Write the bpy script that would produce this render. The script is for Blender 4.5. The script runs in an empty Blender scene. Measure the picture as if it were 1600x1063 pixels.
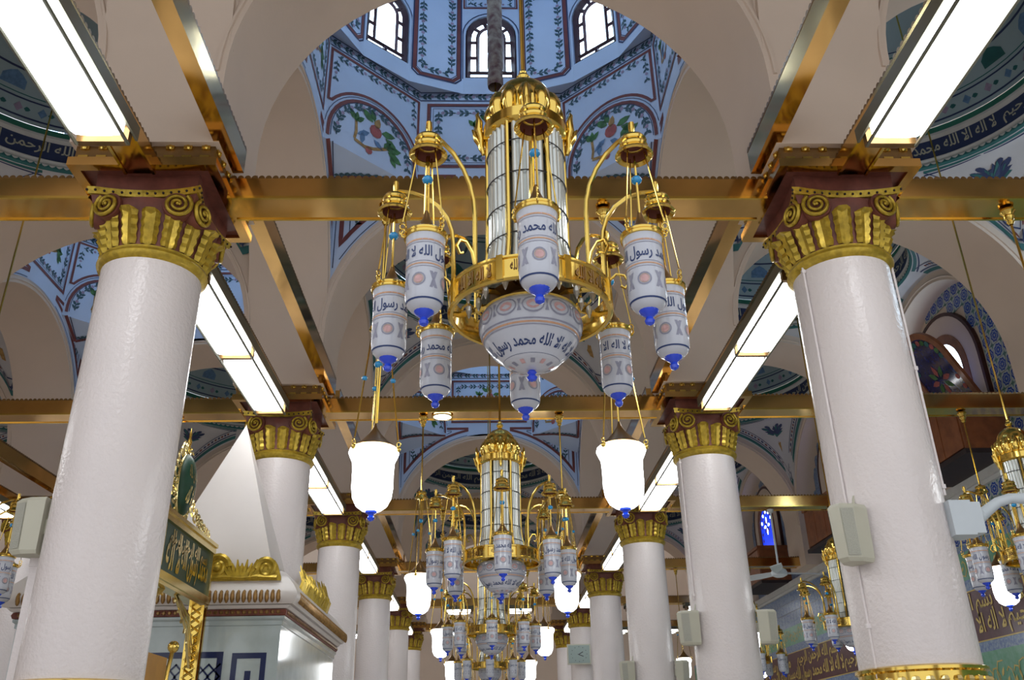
import bpy, math, random
from mathutils import Vector, Matrix, geometry
random.seed(7)
PI = math.pi
SC = bpy.context.scene
COL = SC.collection

# ------------------------------------------------------------------ camera, world, exposure
F_PX, PITCH, YAW, ROLL = 1379.8, 0.4430, 0.0362, -0.0202
cp, sp = math.cos(PITCH), math.sin(PITCH)
fwd = Vector((math.sin(YAW) * cp, math.cos(YAW) * cp, sp))
right = Vector((math.cos(YAW), -math.sin(YAW), 0))
up = right.cross(fwd)
rr = right * math.cos(ROLL) + up * math.sin(ROLL)
uu = -right * math.sin(ROLL) + up * math.cos(ROLL)
cam_d = bpy.data.cameras.new('camera')
cam_d.sensor_width = 36
cam_d.lens = F_PX / 1600 * 36
cam_d.clip_start = 0.05
cam_d.clip_end = 200
cam = bpy.data.objects.new('camera', cam_d)
COL.objects.link(cam)
cam.matrix_world = Matrix(((rr.x, uu.x, -fwd.x, -0.1142), (rr.y, uu.y, -fwd.y, 0), (rr.z, uu.z, -fwd.z, 1.6), (0, 0, 0, 1)))
SC.camera = cam

world = bpy.data.worlds.new('world')
SC.world = world
world.use_nodes = True
bg = world.node_tree.nodes['Background']
bg.inputs[0].default_value = (0.93, 0.95, 1.0, 1)
bg.inputs[1].default_value = 0.95

SC.view_settings.view_transform = 'Standard'
SC.view_settings.look = 'None'
SC.view_settings.gamma = 1
SC.view_settings.use_curve_mapping = False
SC.view_settings.exposure = 0.28
FLUO_E, OPAL_E, PANE_E = 8.5, 6.0, 7.0

# ------------------------------------------------------------------ materials
def mat(name, col, rough=0.5, metal=0.0, var=0.0, vscale=6.0, bump=0.0, bscale=40.0, emit=0.0, trans=0.0, coat=0.0, col2=None, ior=1.45):
    m = bpy.data.materials.new(name)
    m.use_nodes = True
    nt = m.node_tree
    b = nt.nodes['Principled BSDF']
    c = (*col, 1)
    b.inputs['Base Color'].default_value = c
    b.inputs['Roughness'].default_value = rough
    b.inputs['Metallic'].default_value = metal
    b.inputs['IOR'].default_value = ior
    if trans:
        b.inputs['Transmission Weight'].default_value = trans
    if coat:
        b.inputs['Coat Weight'].default_value = coat
        b.inputs['Coat Roughness'].default_value = 0.08
    if emit:
        b.inputs['Emission Color'].default_value = c
        b.inputs['Emission Strength'].default_value = emit
    if var or bump:
        tc = nt.nodes.new('ShaderNodeTexCoord')
    if var:
        n = nt.nodes.new('ShaderNodeTexNoise')
        n.inputs['Scale'].default_value = vscale
        n.inputs['Detail'].default_value = 4
        nt.links.new(tc.outputs['Object'], n.inputs['Vector'])
        r = nt.nodes.new('ShaderNodeValToRGB')
        c2 = col2 if col2 else tuple(max(0, x * (1 - var)) for x in col)
        r.color_ramp.elements[0].position = 0.35
        r.color_ramp.elements[1].position = 0.65
        r.color_ramp.elements[0].color = (*c2, 1)
        r.color_ramp.elements[1].color = c
        nt.links.new(n.outputs['Fac'], r.inputs['Fac'])
        nt.links.new(r.outputs['Color'], b.inputs['Base Color'])
    if bump:
        n2 = nt.nodes.new('ShaderNodeTexNoise')
        n2.inputs['Scale'].default_value = bscale
        n2.inputs['Detail'].default_value = 2
        nt.links.new(tc.outputs['Object'], n2.inputs['Vector'])
        bp = nt.nodes.new('ShaderNodeBump')
        bp.inputs['Strength'].default_value = bump
        bp.inputs['Distance'].default_value = 0.01
        nt.links.new(n2.outputs['Fac'], bp.inputs['Height'])
        nt.links.new(bp.outputs['Normal'], b.inputs['Normal'])
    return m

M = {}
M['plaster'] = mat('cream_plaster', (0.66, 0.54, 0.44), 0.75, var=0.05, vscale=1.5, bump=0.08, bscale=30)
M['column'] = mat('white_gloss_paint', (0.74, 0.685, 0.67), 0.25, var=0.04, vscale=2, bump=0.5, bscale=42)
M['floor'] = mat('pale_bounce_carpet', (0.66, 0.60, 0.55), 0.9, var=0.2, vscale=3)  # unseen floor, colour lightened to bounce light up to the arches
M['gold'] = mat('polished_gold', (0.78, 0.55, 0.13), 0.14, 1.0, var=0.08, vscale=9)
M['gold_beam'] = mat('gold_mirror_cladding', (0.80, 0.50, 0.17), 0.12, 1.0, var=0.25, vscale=2.2)
M['gold_leaf'] = mat('gilded_plaster', (0.56, 0.39, 0.045), 0.32, 0.5, var=0.35, vscale=25, bump=0.15, bscale=60)
M['gold_dark'] = mat('brown_gold', (0.25, 0.14, 0.05), 0.3, 0.7, var=0.3, vscale=8)
M['maroon'] = mat('maroon_paint', (0.20, 0.062, 0.042), 0.5, var=0.3, vscale=14)
M['dark'] = mat('near_black_shade_and_dots', (0.03, 0.018, 0.02), 0.6, var=0.2)  # dark bead dots, and shade coloured onto the cabinet undersides
M['opal'] = mat('opal_glass', (0.55, 0.58, 0.65), 0.22, coat=0.5, var=0.04, vscale=10)
M['navy'] = mat('navy_enamel', (0.02, 0.045, 0.16), 0.5, var=0.1)
M['rose'] = mat('rose_enamel', (0.64, 0.40, 0.40), 0.5, var=0.15, vscale=60)
M['ochre'] = mat('ochre_enamel', (0.62, 0.36, 0.22), 0.5, var=0.15, vscale=60)
M['greyblue'] = mat('grey_blue_enamel', (0.30, 0.31, 0.40), 0.5, var=0.15, vscale=60)
M['bluegls'] = mat('cobalt_glass', (0.008, 0.06, 0.72), 0.08, coat=1.0, var=0.1)
M['bead'] = mat('turquoise_bead', (0.0, 0.27, 0.60), 0.08, coat=1.0, var=0.1)
M['glassrod'] = mat('clear_glass_rod', (0.62, 0.66, 0.63), 0.1, 0.45, coat=1.0, var=0.12, vscale=8)
M['wire'] = mat('dark_wire', (0.05, 0.05, 0.06), 0.4, 0.5, var=0.1)
M['crystal'] = mat('cut_crystal', (0.80, 0.80, 0.76), 0.05, 0.3, coat=1.0, var=0.2, vscale=50)
M['lit'] = mat('lit_opal_glass', (0.95, 0.98, 1.0), 0.3, emit=OPAL_E, var=0.0)
M['fluo'] = mat('lit_diffuser', (0.97, 0.985, 1.0), 0.4, emit=FLUO_E)
M['housing'] = mat('grey_green_housing', (0.16, 0.16, 0.12), 0.35, 0.6, var=0.1)
M['mural'] = mat('mural_ground', (0.52, 0.62, 0.80), 0.65, var=0.06, vscale=2)
M['pend'] = mat('painted_white_ground', (0.50, 0.49, 0.50), 0.7, var=0.08, vscale=3)
M['domeshell'] = mat('dome_blue_grey', (0.36, 0.46, 0.50), 0.7, var=0.12, vscale=2)
M['pnavy'] = mat('mural_navy', (0.03, 0.045, 0.12), 0.6, var=0.2, vscale=8)
M['pteal'] = mat('mural_teal', (0.025, 0.13, 0.13), 0.6, var=0.2, vscale=8)
M['pred'] = mat('mural_red_brown', (0.20, 0.055, 0.05), 0.6, var=0.3, vscale=5)
M['pleaf'] = mat('mural_dark_leaf', (0.05, 0.11, 0.14), 0.6, var=0.3, vscale=30)
M['pgreen'] = mat('mural_green_leaf', (0.07, 0.20, 0.055), 0.6, var=0.5, vscale=14)
M['pfruit'] = mat('mural_fruit_red', (0.42, 0.10, 0.09), 0.6, var=0.3, vscale=16)
M['pochre'] = mat('mural_ochre', (0.45, 0.26, 0.08), 0.6, var=0.4, vscale=18)
M['pblue'] = mat('mural_bird_blue', (0.14, 0.26, 0.45), 0.6, var=0.3, vscale=20)
M['pmauve'] = mat('mural_mauve', (0.36, 0.28, 0.40), 0.6, var=0.2, vscale=20)
M['script'] = mat('script_cream', (0.46, 0.45, 0.36), 0.6, var=0.1)
M['moulding'] = mat('white_moulding', (0.55, 0.55, 0.53), 0.6, var=0.08)
M['greenband'] = mat('green_band', (0.035, 0.19, 0.13), 0.55, var=0.15)
M['frame'] = mat('dark_brown_frame', (0.055, 0.026, 0.035), 0.45, var=0.2)
M['pane'] = mat('daylit_frosted_pane', (0.62, 0.82, 1.0), 0.4, emit=PANE_E)
M['wood'] = mat('orange_brown_wood', (0.30, 0.10, 0.035), 0.4, var=0.35, vscale=7, coat=0.2)
M['wooddark'] = mat('dark_wood', (0.06, 0.018, 0.014), 0.45, var=0.3, vscale=7)
M['speaker'] = mat('beige_plastic', (0.52, 0.51, 0.41), 0.45, var=0.05)
M['grille'] = mat('speaker_grille', (0.44, 0.44, 0.37), 0.6, var=0.15, vscale=220, bump=0.4, bscale=300)
M['camwhite'] = mat('pale_grey_metal', (0.56, 0.62, 0.66), 0.35, var=0.04)
M['black'] = mat('black_glass', (0.006, 0.008, 0.03), 0.06, coat=1.0, var=0.1)
M['marble'] = mat('pale_grey_marble', (0.46, 0.54, 0.54), 0.12, var=0.22, vscale=3.5, coat=0.4)
M['whitemarble'] = mat('white_marble', (0.70, 0.66, 0.63), 0.35, var=0.04, vscale=3, bump=0.04)
M['inlay'] = mat('navy_inlay', (0.015, 0.025, 0.09), 0.2, var=0.1)
M['greenenamel'] = mat('dark_green_enamel', (0.004, 0.045, 0.02), 0.45, coat=0.0, var=0.3, vscale=10)
M['palegold'] = mat('pale_gold', (0.80, 0.66, 0.30), 0.2, 1.0, var=0.1, vscale=12)
M['orange'] = mat('orange_panel', (0.52, 0.25, 0.03), 0.4, var=0.15)
M['tilegreen'] = mat('green_tile_band', (0.10, 0.30, 0.18), 0.3, var=0.35, vscale=12, col2=(0.16, 0.36, 0.27))
M['tilered'] = mat('maroon_tile_band', (0.085, 0.022, 0.035), 0.3, var=0.25, vscale=14)
M['scriptgold'] = mat('yellow_gold_script', (0.62, 0.46, 0.11), 0.35, var=0.15)
M['tilebluegrey'] = mat('blue_grey_tile_band', (0.24, 0.33, 0.42), 0.3, var=0.5, vscale=30, col2=(0.08, 0.14, 0.34))
M['stainblue'] = mat('stained_glass_blue', (0.01, 0.02, 0.14), 0.08, coat=1.0, var=0.5, vscale=20)
M['stainlit'] = mat('lit_stained_glass', (0.01, 0.05, 0.80), 0.2, emit=0.9, var=0.3, vscale=9)
M['clockface'] = mat('clock_face', (0.30, 0.38, 0.36), 0.3, var=0.05)
M['fringe'] = mat('brown_gold_fringe', (0.36, 0.20, 0.06), 0.4, 0.4, var=0.4, vscale=30)

def tile_mat():
    m = bpy.data.materials.new('flower_tile')
    m.use_nodes = True
    nt = m.node_tree
    N, L = nt.nodes, nt.links
    b = N['Principled BSDF']
    b.inputs['Roughness'].default_value = 0.2
    tc = N.new('ShaderNodeTexCoord')
    sub = N.new('ShaderNodeVectorMath'); sub.operation = 'SUBTRACT'
    sub.inputs[1].default_value = (0.5, 0.5, 0.5)
    L.new(tc.outputs['Generated'], sub.inputs[0])
    sep = N.new('ShaderNodeSeparateXYZ')
    L.new(sub.outputs[0], sep.inputs[0])
    def math_(op, a, b2=None):
        n = N.new('ShaderNodeMath'); n.operation = op
        for i, q in enumerate((a, b2)):
            if q is None: continue
            if isinstance(q, (int, float)): n.inputs[i].default_value = q
            else: L.new(q, n.inputs[i])
        return n.outputs[0]
    y, z = sep.outputs[1], sep.outputs[2]
    ang = math_('ARCTAN2', z, y)
    rad = math_('SQRT', math_('ADD', math_('MULTIPLY', y, y), math_('MULTIPLY', z, z)))
    pet = math_('MULTIPLY', math_('SINE', math_('MULTIPLY', ang, 8.0)), 0.03)
    r2 = math_('ADD', rad, pet)
    ramp = N.new('ShaderNodeValToRGB')
    cr = ramp.color_ramp
    blue, lt, mid = (0.02, 0.055, 0.30, 1), (0.34, 0.40, 0.42, 1), (0.07, 0.14, 0.42, 1)
    cr.interpolation = 'CONSTANT'
    cr.elements[0].position = 0; cr.elements[0].color = lt
    cr.elements[1].position = 0.07; cr.elements[1].color = blue
    for p_, c_ in ((0.2, mid), (0.25, lt), (0.29, blue), (0.42, lt), (0.60, (0.10, 0.22, 0.20, 1))):
        e = cr.elements.new(p_); e.color = c_
    L.new(r2, ramp.inputs['Fac'])
    L.new(ramp.outputs['Color'], b.inputs['Base Color'])
    return m
M['tile'] = tile_mat()

# ------------------------------------------------------------------ mesh builder
class MB:
    def __init__(self):
        self.v = []; self.f = []
    def add(self, vs, fs):
        o = len(self.v)
        self.v += [tuple(p) for p in vs]
        self.f += [tuple(i + o for i in q) for q in fs]
        return self
    def box(self, x0, x1, y0, y1, z0, z1):
        return self.add([(x0, y0, z0), (x1, y0, z0), (x1, y1, z0), (x0, y1, z0), (x0, y0, z1), (x1, y0, z1), (x1, y1, z1), (x0, y1, z1)],
                        [(3, 2, 1, 0), (4, 5, 6, 7), (0, 1, 5, 4), (1, 2, 6, 5), (2, 3, 7, 6), (3, 0, 4, 7)])
    def lathe(self, prof, seg=32, c=(0, 0, 0), a0=0.0, a1=2 * PI, sx=1.0, sy=1.0, caps=False):
        full = abs(a1 - a0 - 2 * PI) < 1e-6
        n = seg if full else seg + 1
        vs = []
        for r, z in prof:
            for i in range(n):
                a = a0 + (a1 - a0) * i / seg
                vs.append((c[0] + r * sx * math.cos(a), c[1] + r * sy * math.sin(a), c[2] + z))
        fs = []
        for j in range(len(prof) - 1):
            for i in range(seg):
                i2 = (i + 1) % n if full else i + 1
                fs.append((j * n + i, j * n + i2, (j + 1) * n + i2, (j + 1) * n + i))
        if caps:
            fs.append(tuple(range(n - 1, -1, -1)))
            k = (len(prof) - 1) * n
            fs.append(tuple(range(k, k + n)))
        return self.add(vs, fs)
    def tube(self, path, r, seg=6, closed=False, caps=True):
        P = [Vector(p) for p in path]
        n = len(P)
        rs = r if isinstance(r, (list, tuple)) else [r] * n
        vs = []; prev = None
        for i in range(n):
            if closed:
                t = (P[(i + 1) % n] - P[i - 1])
            else:
                t = P[min(i + 1, n - 1)] - P[max(i - 1, 0)]
            t = t.normalized() if t.length > 1e-9 else Vector((0, 0, 1))
            if prev is None:
                a = Vector((0, 0, 1)) if abs(t.z) < 0.9 else Vector((1, 0, 0))
                nn = t.cross(a).normalized()
            else:
                nn = (prev - t * prev.dot(t))
                nn = nn.normalized() if nn.length > 1e-6 else t.orthogonal().normalized()
            prev = nn
            bb = t.cross(nn)
            for k in range(seg):
                a = 2 * PI * k / seg
                vs.append(P[i] + (nn * math.cos(a) + bb * math.sin(a)) * rs[i])
        fs = []
        m = n if closed else n - 1
        for i in range(m):
            i2 = (i + 1) % n
            for k in range(seg):
                k2 = (k + 1) % seg
                fs.append((i * seg + k, i * seg + k2, i2 * seg + k2, i2 * seg + k))
        if caps and not closed:
            fs.append(tuple(range(seg - 1, -1, -1)))
            fs.append(tuple(range((n - 1) * seg, n * seg)))
        return self.add(vs, fs)
    def ball(self, c, r, seg=12, rings=8, sx=1, sy=1, sz=1):
        prof = [(math.sin(PI * j / rings) * r, -math.cos(PI * j / rings) * r * sz) for j in range(rings + 1)]
        prof[0] = (1e-4, prof[0][1]); prof[-1] = (1e-4, prof[-1][1])
        return self.lathe(prof, seg, c, sx=sx, sy=sy)
    def prism(self, poly, vec):
        P = [Vector(p) for p in poly]; n = len(P); V = Vector(vec)
        vs = P + [p + V for p in P]
        tri = geometry.tessellate_polygon([P])
        fs = [tuple(t) for t in tri] + [tuple(i + n for i in reversed(t)) for t in tri]
        fs += [(i, (i + 1) % n, (i + 1) % n + n, i + n) for i in range(n)]
        return self.add(vs, fs)
    def poly(self, pts):
        P = [Vector(p) for p in pts]
        tri = geometry.tessellate_polygon([P])
        return self.add(P, [tuple(t) for t in tri])
    def xform(self, mtx):
        self.v = [tuple(mtx @ Vector(p)) for p in self.v]
        return self
    def mesh(self, name, material, smooth=True, angle=38):
        me = bpy.data.meshes.new(name)
        me.from_pydata(self.v, [], self.f)
        me.validate()
        me.materials.append(material)
        if smooth and len(me.polygons):
            me.polygons.foreach_set('use_smooth', [True] * len(me.polygons))
            me.set_sharp_from_angle(angle=math.radians(angle))
        me.update()
        return me
    def build(self, name, material, parent=None, smooth=True, loc=None, angle=38):
        return link(name, self.mesh(name, material, smooth, angle), parent, loc)

def link(name, me, parent=None, loc=None, rotz=0.0):
    o = bpy.data.objects.new(name, me)
    COL.objects.link(o)
    if parent is not None:
        o.parent = parent
    if loc is not None:
        o.location = loc
    if rotz:
        o.rotation_euler = (0, 0, rotz)
    return o

def tag(o, label=None, cat=None, group=None, kind=None):
    if label: o['label'] = label
    if cat: o['category'] = cat
    if group: o['group'] = group
    if kind: o['kind'] = kind
    return o

def thing(name, label, cat, loc=(0, 0, 0), rotz=0.0, group=None):
    o = link(name, None, None, loc, rotz)
    o.empty_display_size = 0.1
    return tag(o, label, cat, group)

def structure(name, mb, m, label=None, smooth=True, loc=None):
    o = mb.build(name, m, None, smooth, loc)
    o['kind'] = 'structure'
    if label: o['label'] = label
    return o

def copy_tree(o, parent=None, skip=()):
    c = o.copy()
    COL.objects.link(c)
    c.parent = parent
    for ch in o.children:
        if ch.name.split('.')[0] in skip:
            continue
        copy_tree(ch, c, skip)
    return c

def arc(c, r, a0, a1, n):
    return [(c[0] + r * math.cos(a0 + (a1 - a0) * i / n), c[1] + r * math.sin(a0 + (a1 - a0) * i / n)) for i in range(n + 1)]

# ------------------------------------------------------------------ flat painted marks laid on a surface by a map (u, v) -> point
def stroke(mb, pts, w, mp, closed=False, step=0.12):
    P = [Vector((p[0], p[1])) for p in pts]
    if closed: P = P + [P[0]]
    Q = [P[0]]
    for a, b in zip(P, P[1:]):
        n = max(1, int((b - a).length / step))
        for i in range(1, n + 1):
            Q.append(a + (b - a) * i / n)
    n = len(Q); vs = []
    for i in range(n):
        if closed and i in (0, n - 1):
            d1, d2 = Q[1] - Q[0], Q[-1] - Q[-2]
        else:
            d1, d2 = Q[min(i + 1, n - 1)] - Q[min(i, n - 2)], Q[max(i, 1)] - Q[max(i - 1, 0)]
        d1 = d1.normalized(); d2 = d2.normalized()
        t = (d1 + d2)
        t = t.normalized() if t.length > 1e-6 else d1
        nn = Vector((-t.y, t.x))
        k = 1 / max(0.5, t.dot(d1))
        vs.append(mp(*(Q[i] + nn * w / 2 * k)))
        vs.append(mp(*(Q[i] - nn * w / 2 * k)))
    mb.add(vs, [(2 * i, 2 * i + 1, 2 * i + 3, 2 * i + 2) for i in range(n - 1)])

def fillp(mb, pts, mp):
    P = [Vector((p[0], p[1], 0)) for p in pts]
    tri = geometry.tessellate_polygon([P])
    mb.add([mp(p.x, p.y) for p in P], [tuple(t) for t in tri])

def leafp(mb, c, ang, ln, wd, mp):
    ca, sa = math.cos(ang), math.sin(ang)
    pts = [(0, 0), (ln * .35, wd / 2), (ln * .7, wd * .38), (ln, 0), (ln * .7, -wd * .38), (ln * .35, -wd / 2)]
    mb.add([mp(c[0] + x * ca - y * sa, c[1] + x * sa + y * ca) for x, y in pts], [(0, 1, 2, 3, 4, 5)])

def discp(mb, c, r, mp, n=8):
    mb.add([mp(c[0] + r * math.cos(2 * PI * i / n), c[1] + r * math.sin(2 * PI * i / n)) for i in range(n)], [tuple(range(n))])

def ringp(mb, c, r, w, mp, n=16):
    stroke(mb, [(c[0] + r * math.cos(2 * PI * i / n), c[1] + r * math.sin(2 * PI * i / n)) for i in range(n)], w, mp, True, 9)

def vine(leaf, flower, pts, mp, closed=False, sp_=0.085, size=0.05):
    P = [Vector((p[0], p[1])) for p in pts]
    if closed: P = P + [P[0]]
    d = 0.0; k = 0; nxt = sp_ / 2
    size *= 1.18
    for a, b in zip(P, P[1:]):
        L = (b - a).length
        if L < 1e-6: continue
        t = (b - a) / L
        while nxt <= d + L:
            q = a + t * (nxt - d)
            an = math.atan2(t.y, t.x)
            if k % 3 == 2:
                discp(flower, q, size * .33, mp, 6)
            else:
                leafp(leaf, q, an + 0.75, size, size * .5, mp)
                leafp(leaf, q, an - 0.75, size, size * .5, mp)
                leafp(leaf, q - t * size * .5, an, size * .8, size * .25, mp)
            k += 1
            nxt += sp_
        d += L

# ------------------------------------------------------------------ Arabic lettering
_F = {}
def _reg(ch, base, n):
    _F[ch] = [base + i for i in range(n)]
for ch, b_, n_ in (('\u0627', 0xFE8D, 2), ('\u0628', 0xFE8F, 4), ('\u062A', 0xFE95, 4), ('\u062C', 0xFE9D, 4), ('\u062D', 0xFEA1, 4), ('\u062F', 0xFEA9, 2),
                   ('\u0631', 0xFEAD, 2), ('\u0632', 0xFEAF, 2), ('\u0633', 0xFEB1, 4), ('\u0635', 0xFEB9, 4), ('\u0639', 0xFEC9, 4), ('\u0641', 0xFED1, 4), ('\u0642', 0xFED5, 4),
                   ('\u0643', 0xFED9, 4), ('\u0644', 0xFEDD, 4), ('\u0645', 0xFEE1, 4), ('\u0646', 0xFEE5, 4), ('\u0647', 0xFEE9, 4), ('\u0648', 0xFEED, 2), ('\u064A', 0xFEF1, 4),
                   ('\u0644\u0627', 0xFEFB, 2)):
    _reg(ch, b_, n_)
def shape(s):
    out = []
    for wd in s.split(' '):
        u = []; i = 0
        while i < len(wd):
            if wd[i:i + 2] == '\u0644\u0627': u.append(wd[i:i + 2]); i += 2
            else: u.append(wd[i]); i += 1
        g = []
        for k, c in enumerate(u):
            forms = _F[c]
            pj = k > 0 and len(_F[u[k - 1]]) == 4
            nj = k < len(u) - 1 and len(forms) == 4
            g.append(chr(forms[(3 if nj else 1) if pj else (2 if nj else 0)]))
        out.append(''.join(g))
    return ' '.join(out)[::-1]
_T = {}
def text_geo(s, arabic=True):
    if s in _T: return _T[s]
    c = bpy.data.curves.new('lettering_source', 'FONT')
    c.resolution_u = 2
    c.offset = 0.016
    c.body = shape(s) if arabic else s
    o = bpy.data.objects.new('lettering_source', c)
    COL.objects.link(o)
    bpy.context.view_layer.update()
    me = bpy.data.meshes.new_from_object(o.evaluated_get(bpy.context.evaluated_depsgraph_get()))
    vs = [(v.co.x, v.co.y) for v in me.vertices]
    fs = [tuple(p.vertices) for p in me.polygons]
    bpy.data.objects.remove(o); bpy.data.curves.remove(c); bpy.data.meshes.remove(me)
    x0 = min(v[0] for v in vs); x1 = max(v[0] for v in vs)
    y0 = min(v[1] for v in vs); y1 = max(v[1] for v in vs)
    _T[s] = (vs, fs, x0, x1, y0, y1)
    return _T[s]
def lettering(mb, s, u0, u1, v0, v1, mp, flip=False, arabic=True):
    vs, fs, x0, x1, y0, y1 = text_geo(s, arabic)
    pts = []
    for x, y in vs:
        a = (x - x0) / (x1 - x0); b = (y - y0) / (y1 - y0)
        if flip: a = 1 - a
        pts.append(mp(u0 + a * (u1 - u0), v0 + b * (v1 - v0)))
    mb.add(pts, fs)
CREED = '\u0644\u0627 \u0627\u0644\u0647 \u0627\u0644\u0627 \u0627\u0644\u0644\u0647 \u0645\u062D\u0645\u062F \u0631\u0633\u0648\u0644 \u0627\u0644\u0644\u0647'
CREED_A = '\u0644\u0627 \u0627\u0644\u0647 \u0627\u0644\u0627 \u0627\u0644\u0644\u0647'
CREED_B = '\u0645\u062D\u0645\u062F \u0631\u0633\u0648\u0644 \u0627\u0644\u0644\u0647'
BASMALA = '\u0628\u0633\u0645 \u0627\u0644\u0644\u0647 \u0627\u0644\u0631\u062D\u0645\u0646 \u0627\u0644\u0631\u062D\u064A\u0645'
# ------------------------------------------------------------------ the shell: floor, walls, piers, arches, domes
ROWS = [0.9, 4.93, 8.83, 12.87, 17.40, 21.80, 26.00]
CX = [-11.0, -6.6, -2.2, 2.2]
BAYX = [(-11.0, -6.6), (-6.6, -2.2), (-2.2, 2.2), (2.2, 6.47)]
BAYN = ['outer left', 'left', 'central', 'right']
ORD = ['nearest', 'second', 'third', 'fourth', 'fifth', 'sixth', 'seventh']
ZCROWN, ZTOP, HX, HY = 7.45, 7.72, 0.42, 0.45
WALLX, WARCH = 6.40, 6.05

structure('floor', MB().box(-13, 6.7, -3.0, 29.6, -0.1, 0.0), M['floor'], 'unseen carpeted floor of the prayer hall, paled to bounce light', False)
structure('wall_right', MB().box(WALLX, WALLX + 0.3, 0.2, 29.0, 0, 10.0), M['plaster'], 'tall qibla wall on the right', False)
structure('wall_back', MB().box(-13, 6.7, 29.0, 29.3, 0, 10.0), M['plaster'], 'cream end wall far behind the columns', False)
structure('wall_left', MB().box(-13.3, -13.0, 0.2, 29.0, 0, 10.0), M['plaster'], 'cream wall far to the left', False)

def arch_wall(along, a, b, c0, c1, ztop=ZTOP, n=36):
    """wall pierced by a round arch; 'along' is the span axis, c0..c1 the depth range"""
    h = (b - a) / 2; m = (a + b) / 2; zc = ZCROWN - h
    mb = MB()
    S = [-h * math.cos(PI * i / n) for i in range(n + 1)]
    def P(s, c, z): return (m + s, c, z) if along == 'x' else (c, m + s, z)
    vs = []
    for s in S:
        z = zc + math.sqrt(max(0, h * h - s * s))
        vs += [P(s, c0, z), P(s, c0, ztop), P(s, c1, z), P(s, c1, ztop)]
    fs = []
    for i in range(n):
        j, k = 4 * i, 4 * i + 4
        fs += [(j, k, k + 1, j + 1), (k + 2, j + 2, j + 3, k + 3), (j, j + 2, k + 2, k), (j + 1, k + 1, k + 3, j + 3)]
    mb.add(vs, fs)
    # raised roll along both edges of the intrados
    for c in (c0, c1):
        sg = -1 if c == c0 else 1
        path = []
        for i in range(n + 1):
            an = PI - PI * i / n
            path.append(P((h + 0.05) * math.cos(an), c + sg * 0.004, zc + (h + 0.05) * math.sin(an)))
        mb.tube(path, 0.014, 5)
    return mb

for ri, y in enumerate(ROWS):
    for bi, (xa, xb) in enumerate(BAYX):
        b_ = xb - HX
        structure('ceiling_arch', arch_wall('x', xa + HX, b_, y - HY, y + HY), M['plaster'],
                  'cream round arch across the %s bay, %s row from the camera' % (BAYN[bi], ORD[ri]))
    for ci, x in enumerate(CX):
        mb = MB().box(x - HX, x + HX, y - HY, y + HY, 5.24, ZTOP).box(x - HX - 0.035, x + HX + 0.035, y - HY - 0.02, y + HY + 0.02, 5.085, 5.24)
        structure('arcade_pier', mb, M['plaster'], 'cream square pier above the capital, column line %d, %s row' % (ci + 1, ORD[ri]), False)
    structure('arcade_pier', MB().box(WARCH, WALLX, y - HY, y + HY, 4.86, ZTOP), M['plaster'], 'cream pilaster on the right wall, %s row' % ORD[ri], False)
for ri in range(len(ROWS) - 1):
    ya, yb = ROWS[ri] + HY, ROWS[ri + 1] - HY
    for ci, x in enumerate(CX):
        structure('ceiling_arch', arch_wall('y', ya, yb, x - HX, x + HX), M['plaster'],
                  'cream round arch running lengthwise over column line %d, %s bay' % (ci + 1, ORD[ri]))
    structure('ceiling_arch', arch_wall('y', ya, yb, WARCH, WALLX), M['plaster'], 'cream blind arch on the right wall, %s bay' % ORD[ri])

PAINT_NAMES = {'pnavy': 'painted_navy_line', 'pteal': 'painted_teal_line', 'pred': 'painted_red_line', 'pleaf': 'painted_leaf_vine', 'pmauve': 'painted_blossom',
               'pgreen': 'painted_green_leaf', 'pfruit': 'painted_fruit', 'pochre': 'painted_branch', 'pblue': 'painted_bird', 'script': 'calligraphy', 'mural': 'painted_ground', 'greenband': 'painted_green_band', 'moulding': 'painted_white_line'}
class Paint(dict):
    def __missing__(self, k):
        self[k] = MB(); return self[k]
    def build(self, parent):
        for k, mb in self.items():
            if mb.v: mb.build(PAINT_NAMES[k], M[k], parent, False)['kind'] = 'stuff'

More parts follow.
